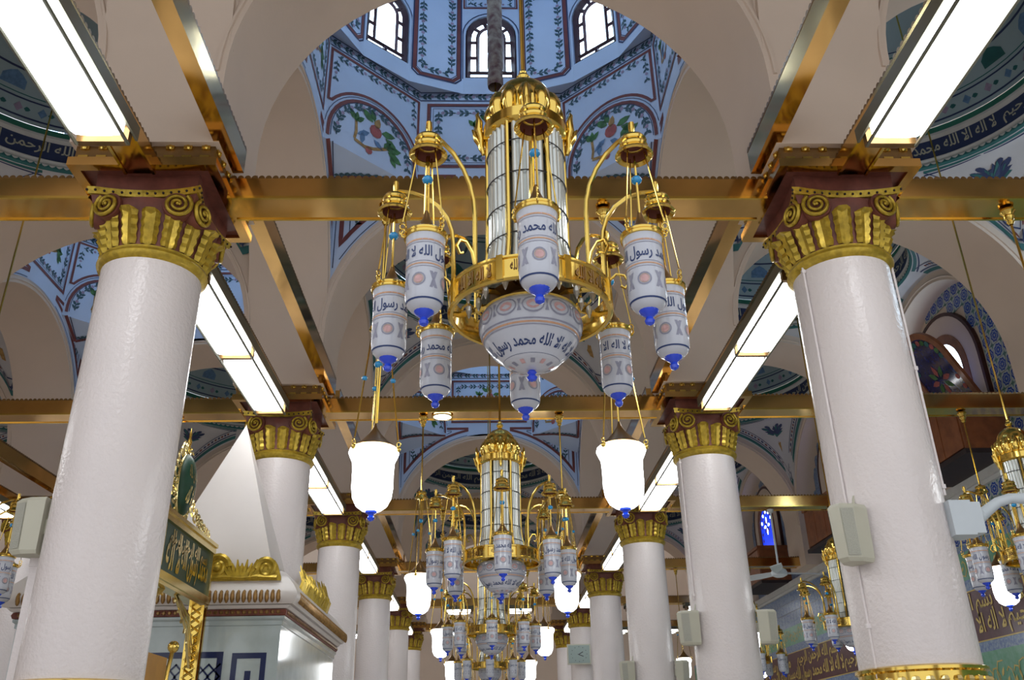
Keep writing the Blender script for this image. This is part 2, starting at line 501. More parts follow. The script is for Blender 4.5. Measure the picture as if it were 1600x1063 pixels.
# ---- pendentive dome with a calligraphy ring
def ring_dome(cx, cy, hx, hy):
    zr, R = 7.62, min(hx, hy) - 0.05
    def bound(th):
        c, s = math.cos(th), math.sin(th)
        k = min(hx / max(abs(c), 1e-6), hy / max(abs(s), 1e-6))
        x, y = k * c, k * s
        e = 0.14
        if abs(x) > hx - 1e-4:
            z = ZCROWN - hy + math.sqrt(max(0, (hy + e) ** 2 - y * y))
        else:
            z = ZCROWN - hx + math.sqrt(max(0, (hx + e) ** 2 - x * x))
        return Vector((x, y, z))
    def S(th, s, off=0.0):
        B = bound(th); G = Vector((R * math.cos(th), R * math.sin(th), zr))
        p = B.lerp(G, s)
        p.z = B.z + (G.z - B.z) * math.sin(max(0, min(1, s)) * PI / 2) ** 0.9
        return Vector((p.x * (1 - off), p.y * (1 - off), p.z - off))
    n, ns = 96, 7
    mb = MB(); vs = []; fs = []
    ths = [2 * PI * i / n for i in range(n)]
    ca = math.atan2(hy, hx)
    for q in (ca, PI - ca, PI + ca, 2 * PI - ca):
        i = min(range(n), key=lambda j: abs(ths[j] - q)); ths[i] = q
    for th in ths:
        for j in range(ns + 1): vs.append(S(th, j / ns))
    for i in range(n):
        k = (i + 1) % n
        for j in range(ns):
            fs.append((i * (ns + 1) + j, i * (ns + 1) + j + 1, k * (ns + 1) + j + 1, k * (ns + 1) + j))
    mb.add(vs, fs)
    root = mb.build('ceiling_dome', M['pend'], None, True, angle=60)
    root.location = (cx, cy, 0); root['kind'] = 'structure'
    p = Paint()
    def Lth(th): return (bound(th) - Vector((R * math.cos(th), R * math.sin(th), zr))).length
    for q in (ca, PI - ca, PI + ca, 2 * PI - ca):
        lo = q - 0.52; hi = q + 0.52
        N = 40
        def line(key, d0, d1, from_ring):
            vs = []; ok = []
            for i in range(N + 1):
                th = lo + (hi - lo) * i / N
                L = Lth(th)
                if L < 0.24: ok.append(None); continue
                a, b = d0 / L, d1 / L
                if from_ring: a, b = 1 - a, 1 - b
                ok.append(len(vs)); vs += [S(th, a, 0.004), S(th, b, 0.004)]
            fs = [(ok[i], ok[i] + 1, ok[i + 1] + 1, ok[i + 1]) for i in range(N) if ok[i] is not None and ok[i + 1] is not None]
            p[key].add(vs, fs)
        line('pteal', 0.02, 0.075, False); line('pnavy', 0.095, 0.115, False); line('pnavy', 0.20, 0.215, False)
        line('pteal', 0.02, 0.07, True); line('pnavy', 0.09, 0.11, True)
        Lq = Lth(q); rho = R + 0.25
        def mp(u, v, q=q, Lq=Lq, rho=rho):
            return S(q + u / rho, max(0.02, min(0.98, 0.55 + v / Lq)), 0.004)
        for i in range(N + 1):          # blossom row between the lines
            th = lo + (hi - lo) * i / N
            L = Lth(th)
            if L < 0.34: continue
            def mq(u, v, th=th, L=L): return S(th + u / rho, 0.157 / L + v / L, 0.004)
            discp(p['pred' if i % 2 else 'pnavy'], (0, 0), 0.02, mq, 6)
        rng = random.Random(3)           # leafy flower bouquet
        for k in range(16):
            an = -PI / 2 + (k - 7.5) * 0.30
            r0 = 0.03 + 0.04 * rng.random()
            leafp(p['pnavy' if k % 3 else 'pteal'], (r0 * math.cos(an), r0 * math.sin(an) + 0.02), an + PI, 0.20 + 0.08 * rng.random(), 0.085, mp)
        for u, v in ((0, .12), (-.1, .16), (.1, .16), (-.17, .05), (.17, .05)):
            discp(p['pnavy'], (u, v), 0.055, mp, 8)
        discp(p['pochre'], (0, -.2), 0.035, mp, 8)
        leafp(p['pochre'], (0, -.12), -PI / 2, 0.2, 0.05, mp)
    p.build(root)
    def ring(name, prof, m, seg=72):
        return MB().lathe(prof, seg).build(name, M[m], root, True)
    ring('cornice_band', [(R, zr), (R - .03, zr + .02), (R - .03, zr + .06), (R + .01, zr + .07)], 'pteal')
    ring('cornice_moulding', [(R + .01, zr + .06), (R - .035, zr + .085), (R - .04, zr + .11), (R + .0, zr + .14), (R + .02, zr + .15)], 'moulding')
    ring('calligraphy_band', [(R + .01, zr + .14), (R + .015, zr + .40)], 'pnavy')
    ring('cornice_moulding', [(R + .02, zr + .38), (R - .03, zr + .41), (R - .03, zr + .44), (R + .01, zr + .46)], 'moulding')
    ring('cornice_band', [(R + .01, zr + .455), (R - .0, zr + .53), (R + .01, zr + .54)], 'greenband')
    mb = MB()
    def mpi(u, v): 
        a = PI / 2 - u / R
        return Vector(((R + .004) * math.cos(a), (R + .004) * math.sin(a), zr + .14 + v))
    circ = 2 * PI * R
    for k in range(6):
        lettering(mb, (CREED, BASMALA)[k % 2], circ * k / 6 + .04, circ * (k + 1) / 6 - .04, .03, .23, mpi)
    mb.build('calligraphy', M['script'], root, False)
    mb = MB()
    for k in range(120):
        a0 = 2 * PI * k / 120; rad = R - .034
        pts = [(rad * math.cos(a0 + 2 * PI / 120 * (t / 4 - .5)), rad * math.sin(a0 + 2 * PI / 120 * (t / 4 - .5)), zr + .055 - .03 * math.sin(PI * t / 4)) for t in range(5)]
        mb.add(pts, [(0, 1, 2, 3, 4)])
    mb.build('scallop_edge', M['moulding'], root, False)
    zb, H = zr + .54, 1.25
    prof = [((R + .0) * math.cos(PI / 2 * j / 14), zb + H * math.sin(PI / 2 * j / 14)) for j in range(15)]
    prof[-1] = (0.001, prof[-1][1])
    ring('dome_shell', prof, 'domeshell', 64)
    p = Paint()
    def md(u, v):       # u angle*R, v 0..1 up the dome
        a = PI / 2 - u / R
        r_ = (R - .006) * math.cos(PI / 2 * v)
        return Vector((r_ * math.cos(a), r_ * math.sin(a), zb + (H - .006) * math.sin(PI / 2 * v)))
    for v, w, k in ((.03, .012, 'pnavy'), (.14, .010, 'pnavy'), (.165, .006, 'pteal'), (.30, .012, 'pnavy'), (.47, .01, 'pteal'), (.50, .006, 'pnavy'), (.8, .02, 'pnavy')):
        stroke(p[k], [(circ * i / 60, v) for i in range(61)], w, md, False, 9)
    for k in range(36):
        u = circ * k / 36
        fillp(p['pblue' if k % 2 else 'pmauve'], [(u - .05, .085), (u, .055), (u + .05, .085), (u, .118)], md)
        leafp(p['pteal'], (u + .06, .085), 0, .07, .03, md)
    for k in range(16):
        u = circ * k / 16
        fillp(p['pteal' if k % 2 else 'pblue'], [(u - .14, .19), (u + .14, .19), (u + .14, .24), (u + .07, .27), (u, .285), (u - .07, .27), (u - .14, .24)], md)
        fillp(p['pmauve'], [(u - .05, .35), (u + .05, .35), (u, .44)], md)
        leafp(p['pleaf'], (u + .1, .36), PI / 3, .12, .05, md)
    p.build(root)
    return root

# ---- painted octagonal lantern dome with windows
WIN = [0]
def oct_dome(cx, cy, hx, hy, full=True):
    a, b = 0.85, hy - 0.93
    z0, z1, ZSQ = 7.5, 8.9, 7.12
    root = MB()
    pts = [(-a, hy), (a, hy), (hx, b), (hx, -b), (a, -hy), (-a, -hy), (-hx, -b), (-hx, b)]
    vs = []; fs = []
    for (x, y) in pts: vs += [(x, y, z0), (x, y, z1)]
    for i in range(8):
        k = (i + 1) % 8
        fs.append((2 * i, 2 * k, 2 * k + 1, 2 * i + 1))
    root.add(vs, fs)
    for (sx, sy) in ((1, 1), (1, -1), (-1, 1), (-1, -1)):       # squinch soffits
        root.add([(sx * a, sy * hy, z0), (sx * hx, sy * b, z0), (sx * hx, sy * hy, ZSQ)], [(0, 1, 2)])
    # sixteen-sided drum
    sx_, sy_ = hx - .06, hy - .03
    k16 = 1 / math.cos(PI / 16)
    ang = [PI / 2 + PI / 16 - i * PI / 8 for i in range(17)]     # clockwise from far facet
    V = [Vector((sx_ * k16 * math.cos(q), sy_ * k16 * math.sin(q))) for q in ang]
    dz1 = 10.62
    p = Paint()
    def fmap(A, B, off):
        A = Vector(A); B = Vector(B); m = (A + B) / 2; t = (B - A).normalized(); nn = Vector((t.y, -t.x))
        return lambda u, v: Vector((*(m + t * u + nn * off), v))
    ring = [(v.x, v.y, z1) for v in V[:16]]
    root.add([(x, y, z1) for x, y in pts] + ring, [])
    wins = []
    for i in range(16):
        A, B = V[i], V[i + 1]
        w = (B - A).length / 2
        m0 = fmap(A, B, 0.0)
        if i % 2 == 0:
            hw, zs, zb = min(0.315, w - .02), 9.80, 9.10
            arcp = arc((0, zs), hw, PI, 0, 12)
            quads = [[(-w, z1 - .05), (-hw, z1 - .05), (-hw, dz1), (-w, dz1)], [(hw, z1 - .05), (w, z1 - .05), (w, dz1), (hw, dz1)], [(-hw, z1 - .05), (hw, z1 - .05), (hw, zb), (-hw, zb)]]
            for q in quads: root.add([m0(*c) for c in q], [(0, 1, 2, 3)])
            for c, d in zip(arcp, arcp[1:]): root.add([m0(*c), m0(*d), m0(d[0], dz1), m0(c[0], dz1)], [(0, 1, 2, 3)])
            out = [(-hw, zb)] + arcp + [(hw, zb)]
            m1 = fmap(A, B, -0.22)
            for c, d in zip(out + [out[0]], out[1:] + [out[0]] + [out[1]]):
                root.add([m0(*c), m0(*d), m1(*d), m1(*c)], [(0, 1, 2, 3)])
            wins.append((A, B, hw, zs, zb, i))
            mp = fmap(A, B, 0.004)
            o2 = [(-hw - .035, zb - .02)] + arc((0, zs), hw + .035, PI, 0, 14) + [(hw + .035, zb - .02)]
            stroke(p['pnavy'], o2, .016, mp)
            r_ = [(-hw - .02, 10.24), (hw + .02, 10.24), (hw + .02, 10.5), (-hw - .02, 10.5)]
            stroke(p['pred'], r_, .022, mp, True); stroke(p['pnavy'], [(x * .93, 10.37 + (z - 10.37) * .84) for x, z in r_], .009, mp, True)
            vine(p['pleaf'], p['pmauve'], [(x * .75, 10.37 + (z - 10.37) * .5) for x, z in r_], mp, True, .075, .045)
        else:
            root.add([m0(-w, z1 - .05), m0(w, z1 - .05), m0(w, dz1), m0(-w, dz1)], [(0, 1, 2, 3)])
            mp = fmap(A, B, 0.004)
            def rect(k): 
                return [(-w + k + .07, 8.95 + k), (w - k - .07, 8.95 + k), (w - k, 9.02 + k), (w - k, 10.5 - k), (-w + k, 10.5 - k), (-w + k, 9.02 + k)]
            stroke(p['pnavy'], rect(.03), .02, mp, True); stroke(p['pred'], rect(.06), .045, mp, True); stroke(p['pnavy'], rect(.085), .01, mp, True)
            vine(p['pleaf'], p['pmauve'], rect(.15), mp, True, .062, .062)
    # shelf between octagon and drum, and cap dome
    for i in range(8):
        P0, P1 = pts[i], pts[(i + 1) % 8]
        j = (2 * i) % 16
        q = [V[j % 16], V[(j + 1) % 16], V[(j + 2) % 16]]
        root.add([(P0[0], P0[1], z1), (P1[0], P1[1], z1), (q[2].x, q[2].y, z1 - .01), (q[1].x, q[1].y, z1 - .01), (q[0].x, q[0].y, z1 - .01)], [(0, 1, 2, 3, 4)])
    for j in range(9):
        pass
    prof = [(k16 * math.cos(PI / 2 * j / 8), dz1 + 1.3 * math.sin(PI / 2 * j / 8)) for j in range(9)]
    prof[-1] = (.001, prof[-1][1])
    root.lathe(prof, 16, a0=PI / 16, a1=2 * PI + PI / 16, sx=sx_, sy=sy_)
    ro = root.build('ceiling_dome', M['mural'], None, False)
    ro.location = (cx, cy, 0); ro['kind'] = 'structure'
    # octagon zone paintings
    FA = [(pts[i], pts[(i + 1) % 8]) for i in range(8)]
    for i, (A, B) in enumerate(FA):
        mp = fmap(A, B, 0.006)
        w = (Vector(B) - Vector(A)).length / 2
        # border band with vine
        stroke(p['pnavy'], [(-w, 8.885), (w, 8.885)], .014, mp); stroke(p['pnavy'], [(-w, 8.765), (w, 8.765)], .014, mp)
        vine(p['pleaf'], p['pmauve'], [(-w, 8.825), (w, 8.825)], mp, False, .055, .058)
        if i % 2 == 0:
            if i == 0 or i == 4:
                zl = 7.78
                def rect(k): return [(-w + .08 + k, zl + k), (w - .08 - k, zl + k), (w - .08 - k, 8.72 - k), (-w + .08 + k, 8.72 - k)]
            else:
                zl = 7.78
                def rect(k): return [(-w + .06 + k, zl + k), (w - .06 - k, zl + k), (w - .06 - k, 8.72 - k), (-w + .06 + k, 8.72 - k)]
            stroke(p['pred'], rect(.02), .038, mp, True); stroke(p['pnavy'], rect(.045), .008, mp, True); stroke(p['pnavy'], rect(.075), .006, mp, True)
            vine(p['pleaf'], p['pmauve'], rect(.14), mp, True, .062, .062)
            bouquet(p, mp, 0, 8.28, .8)
        else:
            # lunette with fruit and bird, triangles above
            rl = min(.60, w - .04)
            zc_ = 7.56
            lun = [(-rl, zc_)] + arc((0, zc_ + .10), rl, PI, 0, 18) + [(rl, zc_)]
            stroke(p['pred'], lun, .042, mp); stroke(p['pnavy'], [(x * .94, zc_ + .015 + (z - zc_) * .95) for x, z in lun], .010, mp)
            vine(p['pleaf'], p['pmauve'], [(x * .82, zc_ + .06 + (z - zc_) * .82) for x, z in lun], mp, False, .06, .066)
            # the lunette runs on down the sloping squinch to the corner
            sd = -1 if i in (3, 7) else 1
            cor = Vector((hx * (1 if i in (1, 3) else -1), hy * (1 if i in (1, 7) else -1), ZSQ))
            def mt(u, v, mp=mp, cor=cor, rl=rl):
                c0 = Vector(mp(u, z0)); q = c0.lerp(cor, v)
                return Vector((q.x * .994, q.y * .994, q.z - .003))
            e1 = [(sd * rl, 0), (sd * rl, .27), (sd * rl, .52)]
            e2 = [(sd * rl, .52), (sd * rl * .33, .36), (-sd * rl * .33, .18), (-sd * rl, 0)]
            for key, wd, sh in (('pred', .042, 1.0), ('pnavy', .012, .9)):
                for seg in (e1, e2):
                    for c_, d_ in zip(seg, seg[1:]):
                        C0, C1 = mt(c_[0] * sh, c_[1] * sh), mt(d_[0] * sh, d_[1] * sh)
                        dd = (C1 - C0).normalized(); nn2 = dd.cross((cor - mt(0, 0)).cross(mt(rl, 0) - mt(-rl, 0))).normalized() * wd / 2
                        p[key].add([C0 + nn2, C0 - nn2, C1 - nn2, C1 + nn2], [(0, 1, 2, 3)])
            for k in range(9):
                t_ = (k + .5) / 9
                uu_, vv_ = sd * rl * (.78 - 1.5 * t_), .40 * (1 - t_) + .02
                C0 = mt(uu_, vv_); ax1 = (mt(uu_ + .05, vv_) - C0).normalized(); ax2 = (mt(uu_, vv_ + .05) - C0).normalized()
                ml = lambda u, v, C0=C0, ax1=ax1, ax2=ax2: C0 + ax1 * u + ax2 * v
                for an in (.4, 2.7, 1.6): leafp(p['pleaf'], (0, 0), an, .07, .035, ml)
            bouquet(p, mp, 0, zc_ + .26, 1.0)
            big = arc((0, zc_ + .10), rl + .09, PI * .82, PI * .18, 16)
            stroke(p['pnavy'], arc((0, zc_ + .10), rl + .05, PI * .97, PI * .03, 20), .008, mp)
            tri = [big[0]] + big + [(w - .03, 8.72), (-w + .03, 8.72)]
            tri = [(-w + .03, 8.72), (-w + .03, big[0][1])] + big + [(w - .03, big[-1][1]), (w - .03, 8.72)]
            stroke(p['pred'], tri, .034, mp, True)
            vine(p['pleaf'], p['pmauve'], [(-w + .10, 8.65), (w - .10, 8.65)], mp, False, .07, .055)
            vine(p['pleaf'], p['pmauve'], [(-w + .10, 8.6), (-w + .10, 8.3)], mp, False, .07, .05)
            vine(p['pleaf'], p['pmauve'], [(w - .10, 8.6), (w - .10, 8.3)], mp, False, .07, .05)
    # painted spandrels on the four arch walls below
    for (ax, half, dist) in (('N', hx, hy), ('S', hx, hy), ('E', hy, hx), ('W', hy, hx)):
        A, B = {'N': ((-half, dist), (half, dist)), 'S': ((half, -dist), (-half, -dist)), 'E': ((dist, half), (dist, -half)), 'W': ((-dist, -half), (-dist, half))}[ax]
        mp = fmap(A, B, 0.003); mp2 = fmap(A, B, 0.007)
        zc = ZCROWN - half
        n = 30
        R1 = half + .10
        vs = []; fs = []
        for j in range(n + 1):
            s = -half + 2 * half * j / n
            vs += [mp(s, zc + math.sqrt(R1 * R1 - s * s)), mp(s, 7.76)]
        for j in range(n): fs.append((2 * j, 2 * j + 2, 2 * j + 3, 2 * j + 1))
        p['mural'].add(vs, fs)
        for sg in (-1, 1):
            ed = .10
            xe = math.sqrt((half + .22) ** 2 - (7.62 - zc) ** 2) if half + .22 > 7.62 - zc else .5
            xs = [half - ed - (half - ed - xe) * j / 12 for j in range(13)]
            lo = [(sg * x, zc + math.sqrt((half + .22) ** 2 - x * x)) for x in xs]
            tri = lo + [(sg * xe, 7.66), (sg * (half - ed), 7.66)]
            stroke(p['pred'], tri, .05, mp2, True, .08)
            lo2 = [(sg * (x - .09), zc + .02 + math.sqrt((half + .30) ** 2 - x * x)) for x in xs[:9]]
            lo2 = [q for q in lo2 if q[1] < 7.6]
            if len(lo2) > 2:
                tr2 = lo2 + [(lo2[-1][0], 7.61), (lo2[0][0], 7.61)]
                stroke(p['pnavy'], tr2, .012, mp2, True, .08)
                vine(p['pleaf'], p['pmauve'], [(q[0] - sg * .05, q[1] + .07) for q in lo2 if q[1] < 7.5], mp2, False, .075, .055)
                vine(p['pleaf'], p['pmauve'], [(lo2[0][0] - sg * .06, lo2[0][1] + .12), (lo2[0][0] - sg * .06, 7.55)], mp2, False, .075, .055)
            stroke(p['pnavy'], [(sg * (half - .035), 6.45), (sg * (half - .035), 7.7)], .01, mp2)
            stroke(p['pnavy'], [(sg * x, zc + math.sqrt((half + .12) ** 2 - x * x)) for x in xs], .01, mp2, False, .08)
    p.build(ro)
    # windows
    for (A, B, hw, zs, zb, i) in wins:
        WIN[0] += 1
        wo = MB()
        mf = fmap(A, B, -0.06)
        def bar(q0, q1, wd=.03):
            wd *= 1.9
            P0, P1 = Vector(mf(*q0)), Vector(mf(*q1))
            wo.tube([P0, P1], wd / 2, 4)
        o1 = [(-hw + .02, zb + .02)] + arc((0, zs), hw - .02, PI, 0, 12) + [(hw - .02, zb + .02)]
        wo.tube([mf(*q) for q in o1], .055, 4, True)
        ih = hw * .52
        o2 = [(-ih, zb + .13)] + arc((0, zs), ih, PI, 0, 10) + [(ih, zb + .13)]
        wo.tube([mf(*q) for q in o2], .026, 4, True)
        for z in (zb + .13, zb + .37, zb + .62):
            bar((-hw, z), (-ih, z), .028); bar((ih, z), (hw, z), .028)
        bar((-hw, zb + .13), (hw, zb + .13), .03); bar((0, zb), (0, zb + .13), .03)
        for an in (PI * .2, PI * .4, PI * .6, PI * .8):
            bar((ih * math.cos(an), zs + ih * math.sin(an)), (hw * math.cos(an), zs + hw * math.sin(an)), .028)
        f = wo.build('window_%d' % WIN[0], M['frame'], None, False)
        f.location = (cx, cy, 0)
        f['kind'] = 'structure'
        f['label'] = 'small arched drum window with dark brown frame and glowing panes'
        pm = MB(); mq = fmap(A, B, -0.12)
        pm.poly([mq(-hw, zb)] and [mq(*q) for q in [(-hw, zb)] + arc((0, zs), hw, PI, 0, 12) + [(hw, zb)]])
        pm.build('pane', M['pane'], f, False)
    return ro

def bouquet(p, mp, u, v, s):
    """branch, leaves, fruit and two blue birds"""
    def q(x, z): return (u + x * s, v + z * s)
    stroke(p['pochre'], [q(-.26, -.12), q(-.24, -.02), q(-.25, .12)], .035 * s, mp)
    stroke(p['pochre'], [q(-.26, -.13), q(-.12, -.16), q(.0, -.13), q(.12, -.07), q(.2, -.02)], .04 * s, mp)
    for x, z, an, ln in ((-.25, .12, 2.2, .16), (-.25, .12, .7, .14), (-.25, .1, 1.5, .15), (.1, .14, .2, .2), (.16, .1, -.5, .2), (-.02, .22, 2.5, .2), (.0, .24, 1.9, .16),
                         (.18, -.04, .3, .22), (.2, -.06, -.4, .22), (.14, -.05, .9, .17), (.24, -.1, -1.0, .15)):
        leafp(p['pgreen'], q(x, z), an, ln * s, ln * .48 * s, mp)
    discp(p['pfruit'], q(.02, .12), .085 * s, mp, 10)
    leafp(p['pochre'], q(.02, .16), 1.3, .16 * s, .09 * s, mp)
    discp(p['pfruit'], q(-.06, -.18), .05 * s, mp, 8)
    leafp(p['pblue'], q(-.06, .06), 3.7, .2 * s, .07 * s, mp)
    leafp(p['pblue'], q(-.16, -.14), 1.5, .2 * s, .07 * s, mp)
    leafp(p['pblue'], q(.0, .0), -.6, .16 * s, .07 * s, mp)

OCT = {(2, 1), (2, 3), (1, 2)}
for ri in range(len(ROWS) - 1):
    cy = (ROWS[ri] + ROWS[ri + 1]) / 2
    hy = (ROWS[ri + 1] - ROWS[ri]) / 2 - HY
    for bi, (xa, xb) in enumerate(BAYX):
        cxx = (xa + xb) / 2; hx = (xb - xa) / 2 - HX
        d = oct_dome(cxx, cy, hx, hy) if (bi, ri) in OCT else ring_dome(cxx, cy, hx, hy)
        d['label'] = ('painted octagonal lantern dome over the %s bay, %s from the camera' if (bi, ri) in OCT else 'painted dome with calligraphy ring over the %s bay, %s from the camera') % (BAYN[bi], ORD[ri])
# ------------------------------------------------------------------ qibla wall: bands, tiles, windows, wooden boxes
def wall_band(name, z0, z1, m, x=WALLX, t=0.02):
    o = MB().box(x - t, x, 1.0, 28.9, z0, z1).build(name, M[m], bpy.data.objects['wall_right'], False)
    return o
wall_band('white_cornice', 4.74, 4.86, 'moulding', t=.10)
wall_band('white_cornice', 4.69, 4.74, 'moulding', t=.06)
wall_band('blue_grey_band', 3.52, 3.66, 'tilebluegrey')
wall_band('green_band', 3.66, 4.02, 'tilegreen')
wall_band('gold_fillet', 3.505, 3.52, 'scriptgold', t=.026)
wall_band('maroon_band', 2.88, 3.505, 'tilered')
wall_band('gold_fillet', 2.865, 2.88, 'scriptgold', t=.026)
wall_band('blue_grey_band', 2.74, 2.865, 'tilebluegrey')
wall_band('green_band', 2.0, 2.74, 'tilegreen')
wall_band('blue_grey_band', 4.02, 4.10, 'tilebluegrey')
wall_band('marble_base', 0.0, 2.0, 'marble')
WR = bpy.data.objects['wall_right']
def wmap(off):
    return lambda u, v: Vector((WALLX - .02 - off, 28.0 - u, v))     # u grows towards the viewer's right (towards the camera)
mb = MB(); mp = wmap(.006)
for k in range(9):
    u0 = 0.3 + k * 2.75
    lettering(mb, (BASMALA, CREED)[k % 2], u0, u0 + 2.7, 2.90, 3.22, mp)
    lettering(mb, (CREED_B, BASMALA)[k % 2], u0 + .2, u0 + 2.5, 3.16, 3.49, mp)
mb.build('band_calligraphy', M['scriptgold'], WR, False)['kind'] = 'stuff'
mb = MB(); mb2 = MB()
rng = random.Random(5)
for k in range(150):
    u = .2 + k * .165
    for (zz, s) in ((3.84, .15), (2.42, .22)):
        an = rng.random() * 6.28
        pts = [(u + s * .7 * math.cos(an + t * .9) * (1 - t * .13), zz + s * math.sin(an + t * .9) * (1 - t * .13)) for t in range(6)]
        stroke(mb, pts, .016, mp, False, .2)
        leafp(mb, (u, zz), an, s * .6, s * .22, mp)
mb.build('band_scrollwork', M['scriptgold'], WR, False)['kind'] = 'stuff'

# square flower tiles: individual in the bays the photo shows, joined beyond
TS = 0.2
tile_me = MB().box(-.012, 0, -TS / 2 + .004, TS / 2 - .004, -TS / 2 + .004, TS / 2 - .004).mesh('tile', M['tile'], False)
structure_ids = 0
count = 0
far_tiles = MB()
for ri in range(1, len(ROWS) - 1):
    yc = (ROWS[ri] + ROWS[ri + 1]) / 2
    h = (ROWS[ri + 1] - ROWS[ri]) / 2 - HY
    zc = ZCROWN - h
    ny = int(h / TS) + 1
    for j in range(-ny, ny):
        y = yc + (j + .5) * TS
        if abs(y - yc) > h + .02: continue
        for k in range(15):
            z = 4.96 + k * TS
            top = zc + math.sqrt(max(0, (h - .02) ** 2 - (y - yc) ** 2))
            if z > top + .02: continue
            if math.hypot(y - yc - .34, max(0, z - 6.3)) < .95 and z > 4.9 : continue
            if ri == 2 and count < 120:
                link('tile', tile_me, WR, (WALLX - .002, y, z)); count += 1
            else:
                far_tiles.box(WALLX - .012, WALLX, y - TS / 2 + .004, y + TS / 2 - .004, z - TS / 2 + .004, z + TS / 2 - .004)
ncount = 0
for j in range(95):
    y = 6.0 + j * TS
    for k in range(3):
        z = 4.2 + k * TS
        if 9.0 < y < 14.5 and ncount < 90:
            link('tile', tile_me, WR, (WALLX - .002, y, z)); ncount += 1
        else:
            far_tiles.box(WALLX - .012, WALLX, y - TS / 2 + .004, y + TS / 2 - .004, z - TS / 2 + .004, z + TS / 2 - .004)
ft = far_tiles.build('far_tiles', M['tilebluegrey'], WR, False)
ft['kind'] = 'stuff'

# arched wall windows
WOFF = .34
def wall_window(yc, lit, opened, ordn):
    WIN[0] += 1
    zs = 6.30
    base = 5.62
    x = WALLX
    def ring(r0, r1, x0, x1, name, m, par):
        o = arc((0, zs), r1, 0, PI, 24); i_ = arc((0, zs), r0, PI, 0, 24)
        poly = [(r1, base)] + o + [(-r1, base), (-r0, base)] + i_ + [(r0, base)]
        return MB().prism([(x0, yc + q[0], q[1]) for q in poly], (x1 - x0, 0, 0)).build(name, M[m], par, False)
    w = ring(.46, .60, x - .06, x, 'window_%d' % WIN[0], 'wood', None)
    w['kind'] = 'structure'
    w['label'] = 'arched window with wooden frame high on the tiled right wall, %s bay' % ordn
    ring(.60, .86, x - .05, x, 'window_surround', 'plaster', w)
    ring(.86, .91, x - .06, x, 'dark_border', 'wooddark', w)
    MB().box(x - .08, x, yc - .62, yc + .62, base - .08, base).build('window_sill', M['wood'], w, False)
    MB().poly([(x - .03, yc + q[0], q[1]) for q in [(.46, base)] + arc((0, zs), .46, 0, PI, 20) + [(-.46, base)]]).build('pane', M['pane' if opened else 'stainlit'], w, False)
    def stained(par, mpx):
        a, b = MB(), MB()
        for k in range(11):
            an = PI * (k + .5) / 11
            discp(a if k % 2 else b, (.36 * math.cos(an), zs + .34 * math.sin(an)), .04, mpx, 8)
        for k in range(4):
            discp(a, (.36, base + .12 + .15 * k), .04, mpx, 8); discp(b, (-.36, base + .12 + .15 * k), .04, mpx, 8)
        for k in range(8):
            an = 2 * PI * k / 8
            leafp(b if k % 2 else a, (.05 * math.cos(an), zs + .02 + .05 * math.sin(an)), an, .16, .07, mpx)
        return a, b
    if not opened:
        a, b = stained(w, lambda u, v: Vector((x - .036, yc - u, v)))
        a.build('coloured_glass', M['pane'], w, False)['kind'] = 'stuff'; b.build('coloured_glass', M['pfruit'], w, False)['kind'] = 'stuff'
    return w

def casement(yc):
    # sash swung open into the hall, leaning from its hinge
    root = thing('window_casement', 'round-topped dark stained glass casement tilted open below the bright wall window', 'window', (WALLX - .09, yc + .46, 5.62), 0)
    W_, zs = .96, .80
    r = W_ / 2
    out = [(0, 0)] + [(r - r * math.cos(PI * i / 24), zs + r * math.sin(PI * i / 24)) for i in range(25)] + [(W_, 0)]
    inn = [(.09, .09)] + [(r - (r - .09) * math.cos(PI * i / 24), zs + (r - .09) * math.sin(PI * i / 24)) for i in range(25)] + [(W_ - .09, .09)]
    fr = MB()
    n = len(out)
    vs = []
    for q, p_ in zip(out, inn):
        for t in (0, .045): vs += [(q[0], t, q[1]), (p_[0], t, p_[1])]
    fs = []
    for i in range(n):
        k = (i + 1) % n
        a, b = 4 * i, 4 * k
        fs += [(a, a + 1, b + 1, b), (a + 2, b + 2, b + 3, a + 3), (a, b, b + 2, a + 2), (a + 1, a + 3, b + 3, b + 1)]
    fr.add(vs, fs)
    fr.build('sash_frame', M['wood'], root, False)
    g = MB().prism([(q[0], .018, q[1]) for q in inn], (0, .008, 0)).build('stained_glass', M['stainblue'], root, False)
    a, b, c = MB(), MB(), MB()
    mpx = lambda u, v: Vector((u, .014, v))
    for k in range(13):
        an = PI * k / 12
        q = (r - (r - .15) * math.cos(an), zs + (r - .15) * math.sin(an))
        discp((a, b, c)[k % 3], q, .042, mpx, 8)
    for k in range(3):
        discp(a, (.15, .16 + .15 * k), .04, mpx, 8); discp(b, (W_ - .15, .16 + .15 * k), .04, mpx, 8)
    for k in range(8):
        an = 2 * PI * k / 8
        leafp((b, c)[k % 2], (r + .05 * math.cos(an), .55 + .05 * math.sin(an)), an, .18, .08, mpx)
    for q_, k_ in ((a, 'pteal'), (b, 'pfruit'), (c, 'pgreen')): q_.build('coloured_glass', M[k_], g, False)['kind'] = 'stuff'
    root.rotation_euler = (Matrix.Rotation(math.radians(-27), 4, 'Y') @ Matrix.Rotation(-PI / 2, 4, 'Z')).to_euler()
    return root

for ri in range(1, len(ROWS) - 1):
    yc = (ROWS[ri] + ROWS[ri + 1]) / 2
    wall_window(yc + WOFF, True, ri in (1, 2), ORD[ri])
casement((ROWS[2] + ROWS[3]) / 2 + .02)

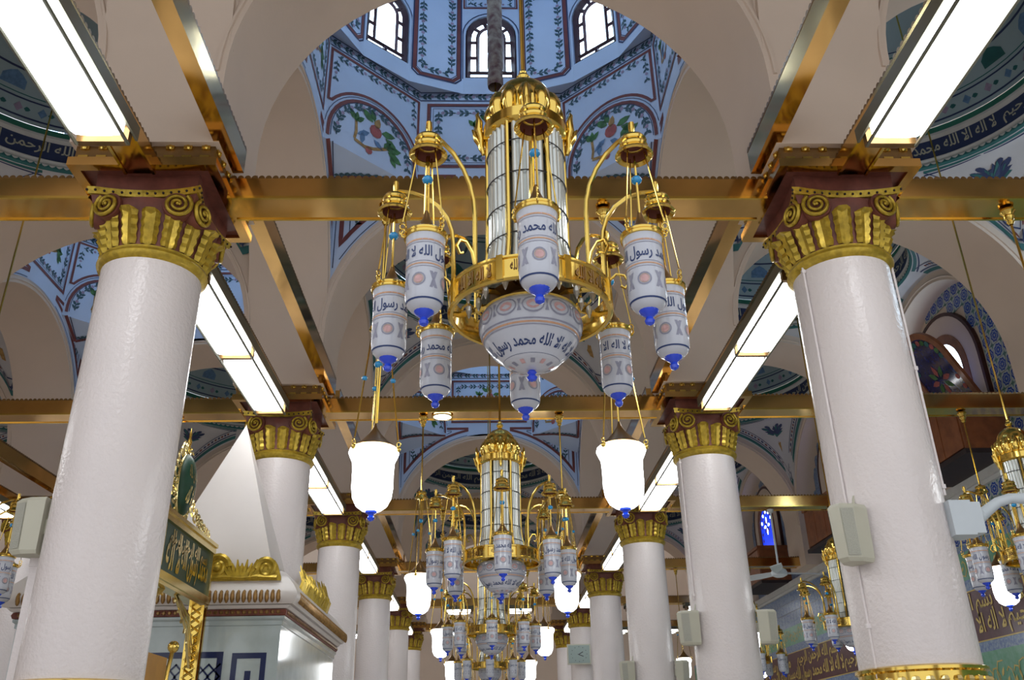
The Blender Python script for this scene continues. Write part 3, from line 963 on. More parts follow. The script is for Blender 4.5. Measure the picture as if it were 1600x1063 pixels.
def wood_box(yc, ordn):
    root = thing('wall_cabinet', 'orange-brown wooden box projecting from the right wall under the window, %s bay' % ordn, 'cabinet', (WALLX, yc, 4.86))
    d = .62
    MB().box(-d, -.02, -.70, .70, .05, .72).build('body', M['wooddark'], root, False)
    MB().box(-d - .02, .0, -.74, -.70, .02, .76).build('side_panel', M['wood'], root, False)
    MB().box(-d - .02, .0, .70, .74, .02, .76).build('side_panel', M['wood'], root, False)
    for k in range(3):
        y0 = -.69 + k * .465
        MB().box(-d - .03, -d, y0, y0 + .45, .08, .70).build('front_panel', M['wood'], root, False)
    MB().box(-d - .05, -.01, -.76, .76, -.01, .05).build('bottom_board', M['dark'], root, False)  # shade under the box is put into this near-black colour
    MB().box(-d - .05, -.01, -.76, .76, .72, .78).build('top_board', M['wood'], root, False)
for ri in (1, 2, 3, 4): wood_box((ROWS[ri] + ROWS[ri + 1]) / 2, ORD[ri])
# ------------------------------------------------------------------ columns
def make_column():
    root = link('column', None); root.empty_display_size = .1
    R = .302
    MB().lathe([(.40, 0), (.40, .15), (.35, .2), (.35, .3), (R + .004, .34), (R + .006, 2.0), (R, 3.2), (R - .004, 4.40)], 48).build('shaft', M['column'], root)
    bd = MB().lathe([(R + .004, 1.85), (R + .028, 1.855), (R + .028, 1.87), (R + .016, 1.88), (R + .016, 1.96), (R + .03, 1.97), (R + .03, 1.985), (R + .004, 1.995)], 48).build('gold_band', M['gold'], root)
    mb = MB()
    for k in range(30):
        a = 2 * PI * k / 30
        mb.ball(((R + .018) * math.cos(a), (R + .018) * math.sin(a), 1.92), .026, 6, 4, 1, 1, .8)
    mb.build('band_studs', M['palegold'], bd)['kind'] = 'stuff'
    nr = MB().lathe([(R - .01, 4.36), (R + .006, 4.37), (R + .022, 4.385), (R + .03, 4.405), (R + .022, 4.425), (R + .006, 4.435), (R + .012, 4.445), (R - .01, 4.455)], 48).build('neck_ring', M['gold_leaf'], root)
    # bell of the capital
    MB().lathe([(R - .012, 4.44), (R - .004, 4.52), (R + .012, 4.60), (R + .045, 4.68), (R + .05, 4.76)], 40).build('capital_bell', M['maroon'], root)
    # acanthus leaves
    def leaf_mesh(h, w, bulge):
        mb = MB(); n = 8; vs = []; fs = []
        prof = [.85, .98, .88, 1.0, .88, 1.0, .9, .98, .72]
        for i in range(n + 1):
            t = i / n
            z = 4.445 + h * t
            ww = w / 2 * prof[i]
            rad = R + .008 + .055 * t * t + (bulge * math.sin(PI * min(1, t * .95)) * .5) + (.03 if i == n else 0)
            row = []
            for s, dr in ((-1, -.014), (-.5, .016 if i % 2 else .004), (0, -.006), (.5, .016 if i % 2 else .004), (1, -.014)):
                a = s * ww / R
                row.append(((rad + dr) * math.sin(a), -(rad + dr) * math.cos(a), z + .016 * abs(s) - (.03 * abs(s) if i == n else 0)))
            vs += row
        for i in range(n):
            for j in range(4):
                a = i * 5 + j
                fs.append((a, a + 1, a + 6, a + 5))
        return mb.add(vs, fs).mesh('leaf', M['gold_leaf'], True, 25)
    l1 = leaf_mesh(.22, .104, .03); l2 = leaf_mesh(.235, .104, .034)
    for k in range(16):
        link('leaf', l1 if k % 4 in (0, 1) else l2, root, None, 2 * PI * (k + .5) / 16)
    # volutes at the corners of each face
    def volute():
        mb = MB()
        path = []
        for i in range(40):
            t = i / 39; a = t * 2 * PI * 2.3
            r_ = .074 * (1 - t) + .010
            path.append((r_ * math.cos(a + 2.2), -.012 - .012 * t, r_ * math.sin(a + 2.2)))
        mb.tube(path, [.0145 * (1 - .4 * i / 39) for i in range(40)], 6)
        mb.ball((0, -.022, 0), .012, 8, 5)
        return mb.mesh('volute', M['gold_leaf'], True, 60)
    vm = volute()
    disc = MB().lathe([(.002, -.07), (.084, -.07), (.088, -.055), (.088, .0), (.002, .0)], 24)
    disc.xform(Matrix.Rotation(PI / 2, 4, 'X'))
    dm = disc.mesh('volute_disc', M['maroon'], True)
    for f in range(4):
        for s in (-1, 1):
            an = f * PI / 2
            mx = Matrix.Rotation(an, 4, 'Z')
            d = link('volute_disc', dm, root)
            d.location = mx @ Vector((s * .212, -.325, 4.715)); d.rotation_euler = (0, 0, an + s * .30)
            v = link('volute', vm, d)
            if s > 0: v.scale = (-1, 1, 1)
    # abacus: concave square
    def abacus(hw, dep, z0, z1, name, m, fl=0.0):
        n = 14; loop = []
        for f in range(4):
            c, s = math.cos(f * PI / 2), math.sin(f * PI / 2)
            for i in range(n):
                t = -1 + 2 * i / n
                x = t * hw; y = -hw + dep * (1 - t * t)
                if abs(t) > .88: y = -hw + dep * (1 - .77) - 0 * y
                loop.append((x * c - y * s, x * s + y * c))
        k = len(loop)
        vs = [(x, y, z0) for x, y in loop] + [(x * (1 + fl), y * (1 + fl), z1) for x, y in loop]
        fs = [(i, (i + 1) % k, (i + 1) % k + k, i + k) for i in range(k)] + [tuple(range(k - 1, -1, -1)), tuple(range(k, 2 * k))]
        return MB().add(vs, fs).build(name, M[m], root, False), loop
    abacus(.318, .055, 4.745, 4.80, 'abacus_neck', 'maroon', .04)
    _, loop = abacus(.345, .055, 4.80, 4.845, 'abacus_band', 'gold_leaf', .03)
    mb = MB()
    for i, (x, y) in enumerate(loop):
        d = Vector((x, y)); 
        mb.ball((x * 1.022, y * 1.022, 4.822), .0085, 5, 4)
    mb.build('abacus_beads', M['dark'], root)['kind'] = 'stuff'
    abacus(.315, .03, 4.845, 4.96, 'abacus_top', 'maroon', .02)
    # polished square collar
    def sq(o, i, z0, z1):
        mb = MB()
        mb.box(-o, o, -o, -i, z0, z1).box(-o, o, i, o, z0, z1).box(-o, -i, -i, i, z0, z1).box(i, o, -i, i, z0, z1)
        return mb
    sq(.452, .39, 4.925, 4.985).build('collar', M['gold_beam'], root, False)
    sq(.425, .39, 4.985, 5.085).build('collar_band', M['gold_dark'], root, False)
    MB().box(-.39, .39, -.39, .39, 4.95, 5.0).build('collar_core', M['maroon'], root, False)
    tab = MB().box(-.03, .03, -.016, 0, 0, .022).box(-.026, .026, -.012, 0, .07, .098).ball((0, -.006, .085), .02, 8, 5).mesh('tab', M['gold'], False)
    for f in range(4):
        mx = Matrix.Rotation(f * PI / 2, 4, 'Z')
        for s in (-.37, -.26, -.15, .15, .26, .37):
            t = link('tab', tab, root); t.location = mx @ Vector((s, -.425, 4.985)); t.rotation_euler = (0, 0, f * PI / 2)
    return root
LINEN = ['outermost left arcade', 'far left arcade', 'left side of the central aisle', 'right side of the central aisle']
proto_col = make_column()
first = True
COLS = {}
for ri, y in enumerate(ROWS):
    for ci, x in enumerate(CX):
        if ci == 0 and ri < 2: continue
        o = proto_col if first else copy_tree(proto_col, None, () if (ci >= 2 and ri in (1, 2, 3)) else ('band_studs',))
        first = False
        o.location = (x, y, 0)
        nm = 'white column with gilded capital, %s, ' % LINEN[ci]
        nm += 'just beside the camera' if ri == 0 else ('%s in view' % ['', 'nearest', 'second', 'third', 'fourth', 'fifth', 'last'][ri])
        tag(o, nm, 'column', 'columns of the prayer hall')
        COLS[(ci, ri)] = o

# ------------------------------------------------------------------ polished tie beams
def beam_mesh_parts(L, w, z0, z1, axis):
    """beam centred on the origin along x"""
    body = MB().box(-L / 2, L / 2, -w / 2, w / 2, z0 + .008, z1)
    trim = MB()
    for s in (-1, 1):
        trim.box(-L / 2, L / 2, s * w / 2 - .009, s * w / 2 + .009, z0, z0 + .018)
    crest = MB()
    n = max(4, int(L / .045))
    for k in range(n):
        c = -L / 2 + L * (k + .5) / n; r = L / n * .48
        for s in (-1, 1):
            yy = s * (w / 2 - .006)
            pts = [(c + r * math.cos(PI * i / 6), yy - .004, z1 + r * 1.15 * math.sin(PI * i / 6)) for i in range(7)]
            crest.prism(pts, (0, .008, 0))
    return body, trim, crest
def tie_beam(xa, xb, y, label, group, cat='beam', along='x', w=.25, z0=4.90, z1=5.06):
    L = xb - xa
    b, t, c = beam_mesh_parts(L, w, z0, z1, along)
    if along == 'x': loc, rz = ((xa + xb) / 2, y, 0), 0
    else: loc, rz = (y, (xa + xb) / 2, 0), PI / 2
    root = thing('tie_beam', label, cat, loc, rz, group)
    b.build('beam_body', M['gold_beam'], root, False)
    t.build('edge_trim', M['gold'], root, False)
    c.build('scalloped_crest', M['gold_dark'], root, False)['kind'] = 'stuff'
    return root
for ri, y in enumerate(ROWS):
    for bi, (xa, xb) in enumerate(BAYX):
        if ri == 0: continue
        x1 = xb - .44 if bi < 3 else WARCH
        tie_beam(xa + .44, x1, y, 'gold tie beam across the %s bay, %s crossing beam from the camera' % (BAYN[bi], ORD[ri - 1]), 'gold tie beams')
for ci in (1, 2, 3):
    for ri in range(0, 6):
        tie_beam(ROWS[ri] + .44, ROWS[ri + 1] - .44, CX[ci], 'gold lengthwise beam over strip lights, %s, %s span' % (LINEN[ci], ORD[ri]), 'lengthwise gold beams', along='y', w=.17, z0=4.86, z1=4.99)
# mirror-gold troughs along the inner edges of the arcades
for ci, s in ((2, 1), (3, -1), (1, 1)):
    for ri in range(0, 5):
        xx = CX[ci] + s * (.42 + .055)
        a, b = ROWS[ri] + .14, ROWS[ri + 1] - .14
        L = b - a
        root = thing('light_trough', 'narrow gold trough beside the arcade, %s, %s span' % (LINEN[ci], ORD[ri]), 'trough', (xx, (a + b) / 2, 0), PI / 2, 'mirror-gold troughs')
        MB().box(-L / 2, L / 2, -.053, .053, 5.09, 5.26).build('trough_body', M['gold_beam'], root, False)
        cr = MB(); n = int(L / .05)
        for k in range(n):
            c = -L / 2 + L * (k + .5) / n; r = L / n * .48
            cr.prism([(c + r * math.cos(PI * i / 6), (.049 if s < 0 else -.053), 5.26 + r * 1.2 * math.sin(PI * i / 6)) for i in range(7)], (0, .006, 0))
        cr.build('scalloped_crest', M['gold_dark'], root, False)['kind'] = 'stuff'

# ------------------------------------------------------------------ strip lights
def make_strip(nunit, ul):
    root = link('strip_light', None); root.empty_display_size = .1
    L = nunit * ul
    MB().box(-L / 2 - .06, L / 2 + .06, -.15, .15, .125, .165).box(-L / 2 - .06, L / 2 + .06, -.158, -.145, .08, .17).box(-L / 2 - .06, L / 2 + .06, .145, .158, .08, .17).build('housing', M['housing'], root, False)
    for k in range(nunit):
        x0 = -L / 2 + k * ul + .035; x1 = x0 + ul - .07
        mb = MB()
        w, e = .138, .10
        # bevelled trough-shaped diffuser, rounded at its ends
        secs = []
        for t, (xx, kk) in enumerate(((x0, .55), (x0 + .025, .82), (x0 + e, 1), (x1 - e, 1), (x1 - .025, .82), (x1, .55))):
            secs.append([(xx, -w * (.6 + .4 * kk), .125), (xx, -w * (.55 + .45 * kk), .125 - .115 * kk), (xx, -w * .55 * kk, .125 - .125 * kk), (xx, w * .55 * kk, .125 - .125 * kk), (xx, w * (.55 + .45 * kk), .125 - .115 * kk), (xx, w * (.6 + .4 * kk), .125)])
        vs = [p_ for s in secs for p_ in s]; fs = []
        for a in range(5):
            for j in range(5): fs.append((a * 6 + j, a * 6 + j + 1, a * 6 + 7 + j, a * 6 + 6 + j))
        fs += [(0, 1, 2, 3, 4, 5), (35, 34, 33, 32, 31, 30)]
        mb.add(vs, fs).build('diffuser', M['fluo'], root, False)
        br = MB()
        for s in (-1, 1):
            br.tube([(x0 - .03, s * (w + .001), .010), (x1 + .03, s * (w + .001), .010)], .011, 5)
        br.build('edge_bar', M['housing'], root)
    for k in range(nunit + 1):
        xx = -L / 2 + k * ul
        MB().box(xx - .02, xx + .02, -.14, .14, .015, .126).build('end_bracket', M['gold_dark'], root, False)
    return root
proto_strip = make_strip(2, 1.32)
first = True
for ci in (2, 3, 1):
    for ri in range(0, 6):
        if ci == 1 and ri == 0: continue
        o = proto_strip if first else copy_tree(proto_strip)
        first = False
        yc = (ROWS[ri] + ROWS[ri + 1]) / 2 - (.25 if ri == 0 else 0)
        o.location = (CX[ci], yc, 4.685); o.rotation_euler = (0, 0, PI / 2)
        tag(o, 'glowing long strip light, %s, %s span from the camera' % (LINEN[ci], ORD[ri]), 'strip light', 'strip lights along the arcades')
o = None
proto_s1 = make_strip(1, .62)
first = True
for bi in (1, 2, 3):
    for ri in (5, 6):
        for s in (-1, 1):
            xc = (BAYX[bi][0] + BAYX[bi][1]) / 2 + s * .72
            o = proto_s1 if first else copy_tree(proto_s1)
            first = False
            o.location = (xc, ROWS[ri], 4.735)
            tag(o, 'short white strip light, %s crossing beam, %s half of %s bay' % (ORD[ri - 1], 'left' if s < 0 else 'right', BAYN[bi]), 'strip light', 'short strip lights on crossing beams')
# ------------------------------------------------------------------ chandeliers
RL, GR = .515, .0635         # lamp circle, lamp glass radius
def cyl_map(r, z0):
    return lambda u, v: Vector((r * math.sin(u / r), -r * math.cos(u / r), z0 + v))
def make_chandelier():
    root = link('chandelier', None); root.empty_display_size = .1
    MB().tube([(0, 0, 0), (0, 0, 1)], .0085, 8).build('suspension_rod', M['gold'], root, loc=(0, 0, 1.41))
    MB().lathe([(.003, 1.425), (.012, 1.422), (.017, 1.412), (.014, 1.402), (.024, 1.395), (.029, 1.383), (.024, 1.372), (.016, 1.366), (.022, 1.355), (.024, 1.34)], 20).build('finial_knob', M['gold'], root)
    MB().lathe([(.018, 1.347), (.045, 1.341), (.074, 1.326), (.101, 1.300), (.119, 1.265), (.126, 1.23), (.125, 1.19), (.12, 1.15)], 32).build('dome_cap', M['gold'], root)
    # lobed crown below the dome
    lobe = MB()
    n = 6; vs = []; fs = []
    for i in range(n + 1):
        t = i / n; z = 1.112 + .130 * t
        w = .0325 * (math.sin(PI * (.16 + .68 * t)) ** .5)
        rad = .132 + .028 * math.sin(PI * (.06 + .90 * t))
        for s, dr in ((-1, -.026), (-.75, -.004), (0, .007), (.75, -.004), (1, -.026)):
            vs.append((s * w, -(rad + dr), z))
    for i in range(n):
        for j in range(4): fs.append((i * 5 + j, i * 5 + j + 1, i * 5 + j + 6, i * 5 + j + 5))
    lm = lobe.add(vs, fs).mesh('crown_lobe', M['gold'], True, 60)
    for k in range(12): link('crown_lobe', lm, root, None, 2 * PI * k / 12)
    MB().lathe([(.12, 1.25), (.13, 1.19), (.13, 1.12), (.160, 1.11), (.170, 1.10), (.170, 1.055), (.160, 1.045), (.15, 1.04)], 40).build('crown_band', M['gold'], root)
    pet = MB().tube([(0, -.168, .985), (0, -.178, 1.02), (0, -.178, 1.06), (0, -.188, 1.10), (0, -.186, 1.15), (0, -.194, 1.185), (0, -.190, 1.20)], [.008, .014, .013, .017, .015, .008, .002], 7)
    pet.tube([(0, -.180, 1.03), (0, -.198, 1.06), (0, -.206, 1.095), (0, -.215, 1.11)], [.012, .012, .009, .003], 6)
    pm = pet.mesh('crown_petal', M['gold'], True, 60)
    for k in range(4): link('crown_petal', pm, root, None, PI / 2 * k)
    # ribbed glass body in six panels between gold bars
    def rbody(z):
        t = (1.08 - z) / .75
        return .150 + .035 * max(0, (t - .72) / .28) ** 1.6
    zs = [1.08 - .75 * i / 12 for i in range(13)]
    pan = MB(); vs = []; fs = []
    nr = 5; per = 6; cols = nr * per
    for z in zs:
        for c in range(cols + 1):
            a = math.radians(-25 + 50 * c / cols)
            ph = (c % per) / per
            rad = rbody(z) + .010 * math.sin(PI * ph) - .006
            vs.append((rad * math.sin(a), -rad * math.cos(a), z))
    for i in range(12):
        for c in range(cols):
            q = i * (cols + 1) + c
            fs.append((q, q + cols + 1, q + cols + 2, q + 1))
    pmsh = pan.add(vs, fs).mesh('glass_panel', M['glassrod'], True, 50)
    for k in range(6): link('glass_panel', pmsh, root, None, 2 * PI * k / 6)
    bm_ = MB().tube([(0, -(rbody(z) + .004), z) for z in zs], .0085, 6).mesh('gold_bar', M['gold'])
    for k in range(6): link('gold_bar', bm_, root, None, 2 * PI * (k + .5) / 6)
    for z in (.95, .80, .66, .53, .42):
        MB().tube([((rbody(z) + .006) * math.cos(2 * PI * i / 36), (rbody(z) + .006) * math.sin(2 * PI * i / 36), z) for i in range(36)], .0028, 4, True).build('binding_wire', M['wire'], root)
    # lettered gold ring
    rg = MB().lathe([(.285, .250), (.296, .248), (.305, .254), (.305, .262), (.298, .266), (.298, .330), (.305, .334), (.305, .342), (.294, .348), (.285, .345), (.283, .258), (.285, .250)], 64).build('lettered_ring', M['gold'], root)
    mb = MB(); mp = cyl_map(.3005, .266)
    per = 2 * PI * .3005 / 8
    for k in range(8):
        lettering(mb, CREED_A if k % 2 else CREED_B, (k - .5) * per + .035, (k + .5) * per - .035, .006, .060, mp)
    mb.build('ring_lettering', M['gold_dark'], rg, False)['kind'] = 'stuff'
    post = MB().box(-.012, .012, -.309, -.296, .25, .346).mesh('ring_post', M['gold'], False)
    for k in range(8): link('ring_post', post, rg, None, 2 * PI * (k + .5) / 8)
    spoke = MB().tube([(0, -.07, .335), (0, -.18, .325), (0, -.29, .315)], .012, 6).mesh('spoke', M['gold'])
    for k in range(8): link('spoke', spoke, root, None, 2 * PI * (k + .5) / 8)
    dr = MB().lathe([(.001, .0), (.010, -.012), (.012, -.03), (.004, -.055), (.001, -.06)], 6).mesh('crystal_drop', M['crystal'], False)
    for k in range(24):
        a = 2 * PI * k / 24; r_ = .235 if k % 2 else .19
        link('crystal_drop', dr, root, (r_ * math.cos(a), r_ * math.sin(a), .335))
    bar = MB()
    bar.tube([(.235 * math.cos(2 * PI * i / 36), .235 * math.sin(2 * PI * i / 36), .336) for i in range(36)], .005, 5, True)
    bar.tube([(.19 * math.cos(2 * PI * i / 36), .19 * math.sin(2 * PI * i / 36), .336) for i in range(36)], .005, 5, True)
    bar.build('drop_rail', M['gold'], root)
    MB().lathe([(.06, .35), (.13, .345), (.15, .33), (.10, .315), (.09, .30), (.12, .285), (.155, .265)], 32).build('bowl_neck', M['gold_dark'], root)
    # painted bowl
    prof = [(.150, .268), (.172, .258), (.186, .235), (.191, .205), (.186, .175), (.168, .135), (.140, .098), (.105, .066), (.098, .058), (.06, .042), (.02, .034), (.001, .033)]
    bowl = MB().lathe(prof, 48).build('bowl', M['opal'], root)
    MB().lathe([(.15, .272), (.168, .268), (.178, .262), (.172, .256), (.16, .262)], 48).build('bowl_rim', M['gold'], bowl)
    MB().lathe([(.012, .037), (.018, .026), (.012, .018), (.020, .008), (.014, -.004), (.001, -.008)], 14).build('bowl_finial', M['bluegls'], bowl)
    def bmap(v, eps=.0015):
        # v: arc parameter along profile from the rim (0) downwards (1)
        k = v * (len(prof) - 1); i = min(int(k), len(prof) - 2); t = k - i
        return prof[i][0] + (prof[i + 1][0] - prof[i][0]) * t + eps, prof[i][1] + (prof[i + 1][1] - prof[i][1]) * t - eps * .6
    def bm(u, v):
        r_, z = bmap(v)
        return Vector((r_ * math.sin(u), -r_ * math.cos(u), z))
    a, b, c, d = MB(), MB(), MB(), MB()
    for v, w, m_ in ((.40, .012, c), (.425, .014, b), (.445, .008, c), (.69, .010, d), (.12, .008, c)):
        stroke(m_, [(2 * PI * i / 48, v) for i in range(49)], w, bm, False, 9)
    for k in range(12):
        u = 2 * PI * k / 12
        for (rr_, m_) in ((.20, c), (.13, a)):
            m_.add([bm(u + rr_ * math.cos(t * PI / 5), .26 + rr_ * .42 * math.sin(t * PI / 5)) for t in range(10)], [tuple(range(10))]) if m_ is a else ringp(c, (u, .26), .001, .001, bm, 4)
        stroke(c, [(u + .2 * math.cos(t * PI / 8), .26 + .2 * .45 * math.sin(t * PI / 8)) for t in range(17)], .02, bm, False, 9)
        fillp(c, [(u + .22, .19), (u + .30, .19), (u + .265, .26), (u + .30, .33), (u + .22, .33), (u + .255, .26)], bm)
        fillp(a if k % 2 else c, [(u - .1, .77), (u + .1, .77), (u + .12, .82), (u - .12, .82)], bm)
    lt = MB()
    lettering(lt, CREED, -PI * .55, PI * .45, .62, .50, bm)
    lettering(lt, CREED, PI * .47, PI * 1.43, .62, .50, bm)
    lt.build('bowl_lettering', M['navy'], bowl, False)['kind'] = 'stuff'; a.build('painted_medallion', M['rose'], bowl, False)['kind'] = 'stuff'; b.build('painted_ochre_band', M['ochre'], bowl, False)['kind'] = 'stuff'
    c.build('painted_grey_motif', M['greyblue'], bowl, False)['kind'] = 'stuff'; d.build('painted_navy_line', M['navy'], bowl, False)['kind'] = 'stuff'
    # arms with bell caps
    path = [(0, -.285, .33), (0, -.285, .45), (0, -.286, .56), (0, -.292, .62), (0, -.31, .68), (0, -.345, .735), (0, -.395, .778), (0, -.45, .80), (0, -.50, .806), (0, -RL, .80)]
    am = MB().tube(path, .0088, 7).mesh('arm', M['gold'])
    cap = MB().lathe([(.010, .85), (.012, .825), (.009, .80), (.016, .79), (.022, .782), (.044, .778), (.049, .768), (.044, .760), (.047, .752), (.052, .742), (.048, .734), (.054, .722), (.064, .712), (.068, .704), (.062, .698), (.048, .708), (.042, .745), (.01, .755)], 24, (0, -RL, 0)).mesh('arm_cap', M['gold'])
    sm = MB().tube([(0, -.285, .345), (0, -.30, .40), (0, -.33, .43), (0, -.36, .425), (0, -.375, .395), (0, -.36, .37), (0, -.345, .38)], .006, 6).mesh('arm_scroll', M['gold'])
    capin = MB().lathe([(.0615, .700), (.047, .712), (.040, .747), (.005, .752)], 20, (0, -RL, 0)).mesh('cap_inside', M['maroon'])
    # hanging lamps
    gp = [(.001, .082), (.030, .083), (.045, .090), (.056, .104), (.062, .122), (GR, .145), (GR, .32), (GR + .003, .345), (GR + .005, .358)]
    gm = MB().lathe(gp, 32).mesh('lamp_glass', M['opal'])
    km = MB().lathe([(.034, .086), (.030, .076), (.018, .068), (.012, .062), (.017, .050), (.014, .040), (.004, .034), (.001, .033)], 16).mesh('lamp_finial', M['bluegls'])
    rm = MB().lathe([(GR + .002, .350), (GR + .009, .352), (GR + .011, .360), (GR + .007, .366), (GR + .010, .372), (GR + .004, .378), (.058, .378)], 32).mesh('lamp_rim', M['gold'])
    cm = MB().lathe([(.060, .376), (.040, .392), (.024, .415), (.012, .445), (.007, .47)], 20).mesh('lamp_lid', M['gold_dark'])
    rod = MB().tube([(.006, 0, .46), (.004, 0, .70)], .0042, 5).tube([(-.006, 0, .46), (-.004, 0, .70)], .0042, 5).mesh('lamp_rod', M['gold'])
    bd = MB().ball((0, 0, .60), .0195, 12, 8, 1, 1, .85).mesh('bead', M['bead'])
    ch = MB()
    cpts = [(.036 + .044 * i / 10, 0, .715 - (.715 - .415) * i / 10) for i in range(11)]
    ch.tube(cpts, .0028, 5)
    for i in range(2):
        ch.tube([(.080 + .010 * math.cos(t * PI / 4), .0, .397 - .016 * i * 1.3 + .012 * math.sin(t * PI / 4)) for t in range(8)], .003, 5, True)
    ch.tube([(.072, 0, .355), (.082, 0, .358), (.084, 0, .368), (.078, 0, .378)], .0035, 5)
    cmh = ch.mesh('chain', M['gold'])
    mp = cyl_map(GR + .0012, 0)
    lt, a, b, c, d = MB(), MB(), MB(), MB(), MB()
    circ = 2 * PI * (GR + .0012)
    lettering(lt, CREED, -circ / 2, circ / 2 - .012, .247, .300, mp)
    for z, w, m_ in ((.322, .006, b), (.332, .0025, c), (.312, .0025, c), (.232, .005, b), (.241, .0022, c), (.222, .0022, c), (.118, .0, c)):
        if w: stroke(m_, [(circ * i / 32, z) for i in range(33)], w, mp, False, 9)
    for k in range(4):
        u = circ * k / 4
        discp(a, (u, .175), .014, mp, 10); ringp(c, (u, .175), .0215, .005, mp); ringp(b, (u, .175), .016, .0015, mp)
        u2 = u + circ / 8
        fillp(c, [(u2 - .014, .205), (u2 + .014, .205), (u2 + .004, .175), (u2 + .014, .145), (u2 - .014, .145), (u2 - .004, .175)], mp)
        for t in range(3): discp(a, (u + .02 * (t - 1) + .03, .322), .003, mp, 5)
    mbn = MB().lathe([(.0585, .1065), (.0605, .112)], 32)
    lm_, am_, bm2, cm2, dm2 = lt.mesh('lamp_lettering', M['navy'], False), a.mesh('lamp_medallion', M['rose'], False), b.mesh('lamp_ochre_band', M['ochre'], False), c.mesh('lamp_grey_motif', M['greyblue'], False), mbn.mesh('lamp_navy_line', M['navy'])
    for k in range(8):
        an = 2 * PI * k / 8
        ar = link('arm', am, root, None, an)
        cq = link('arm_cap', cap, ar); link('arm_scroll', sm, ar)
        link('cap_inside', capin, ar)
        px, py = RL * math.sin(an), -RL * math.cos(an)
        g = link('lamp_glass', gm, root, (px, py, 0), an * .0 + k * 1.31)
        for nme, me in (('lamp_finial', km), ('lamp_rim', rm), ('lamp_lid', cm), ('lamp_rod', rod), ('bead', bd), ('lamp_lettering', lm_), ('lamp_medallion', am_), ('lamp_ochre_band', bm2), ('lamp_grey_motif', cm2), ('lamp_navy_line', dm2)):
            q_ = link(nme, me, g)
            if nme in ('lamp_lettering', 'lamp_medallion', 'lamp_ochre_band', 'lamp_grey_motif'): q_['kind'] = 'stuff'
        for j in range(3): link('chain', cmh, g, None, 2 * PI * j / 3 + .5)
    return root
proto_ch = make_chandelier()
FAR = ('lamp_medallion', 'lamp_ochre_band', 'lamp_navy_line', 'arm_scroll', 'crystal_drop', 'painted_medallion', 'painted_ochre_band')
MIDY = [(ROWS[i] + ROWS[i + 1]) / 2 for i in range(6)]
chs = [(.06, 2.9, 2.82, 'largest and nearest, in front of the painted dome', 0), (.02, MIDY[1], 2.70, 'second in the central aisle', 0), (-.03, MIDY[2], 2.66, 'third in the central aisle', 0),
       (-.03, MIDY[3], 2.66, 'fourth in the central aisle', 1), (-.03, MIDY[4], 2.66, 'farthest in the central aisle', 1),
       (4.29, MIDY[1], 2.68, 'at the right edge in front of the tiled wall', 0), (4.25, MIDY[2], 2.68, 'partly behind the nearest right column', 0), (4.25, MIDY[3], 2.68, 'between the right columns low in the right bay', 1),
       (-4.27, MIDY[1], 2.70, 'cut by the left edge of the photo', 0), (-4.4, MIDY[3], 2.70, 'in the left bay behind the mihrab', 1)]
for k, (x, y, z, where, far) in enumerate(chs):
    o = proto_ch if k == 0 else copy_tree(proto_ch, None, FAR if far else ())
    o.location = (x, y, z)
    o.rotation_euler = (0, 0, 0)
    tag(o, 'gilded chandelier with eight glass lamps, ' + where, 'chandelier', 'gilded chandeliers')
    bi = 2 if abs(x) < 2.2 else (3 if x > 0 else 1)
    ri = min(range(6), key=lambda i: abs(MIDY[i] - y))
    top = 11.85 if (bi, ri) in OCT else 9.38
    xc = (BAYX[bi][0] + BAYX[bi][1]) / 2
    rad = abs(x - xc)
    if not (bi, ri) in OCT: top = 8.16 + 1.25 * math.sqrt(max(.1, 1 - (rad / 1.5) ** 2))
    for ch in o.children:
        if ch.name.startswith('suspension_rod'): ch.scale = (1, 1, top - z - 1.41)
    if (bi, ri) == (2, 1):
        sl = MB()
        for j in range(18):
            sl.lathe([(.074, 7.66 - z + j * .22), (.080, 7.70 - z + j * .22), (.076, 7.86 - z + j * .22), (.074, 7.88 - z + j * .22)], 16)
        sl.build('rod_sleeve', mat('striped_sleeve', (0.30, 0.25, 0.20), .7, var=.5, vscale=14, col2=(.12, .05, .05)), o)

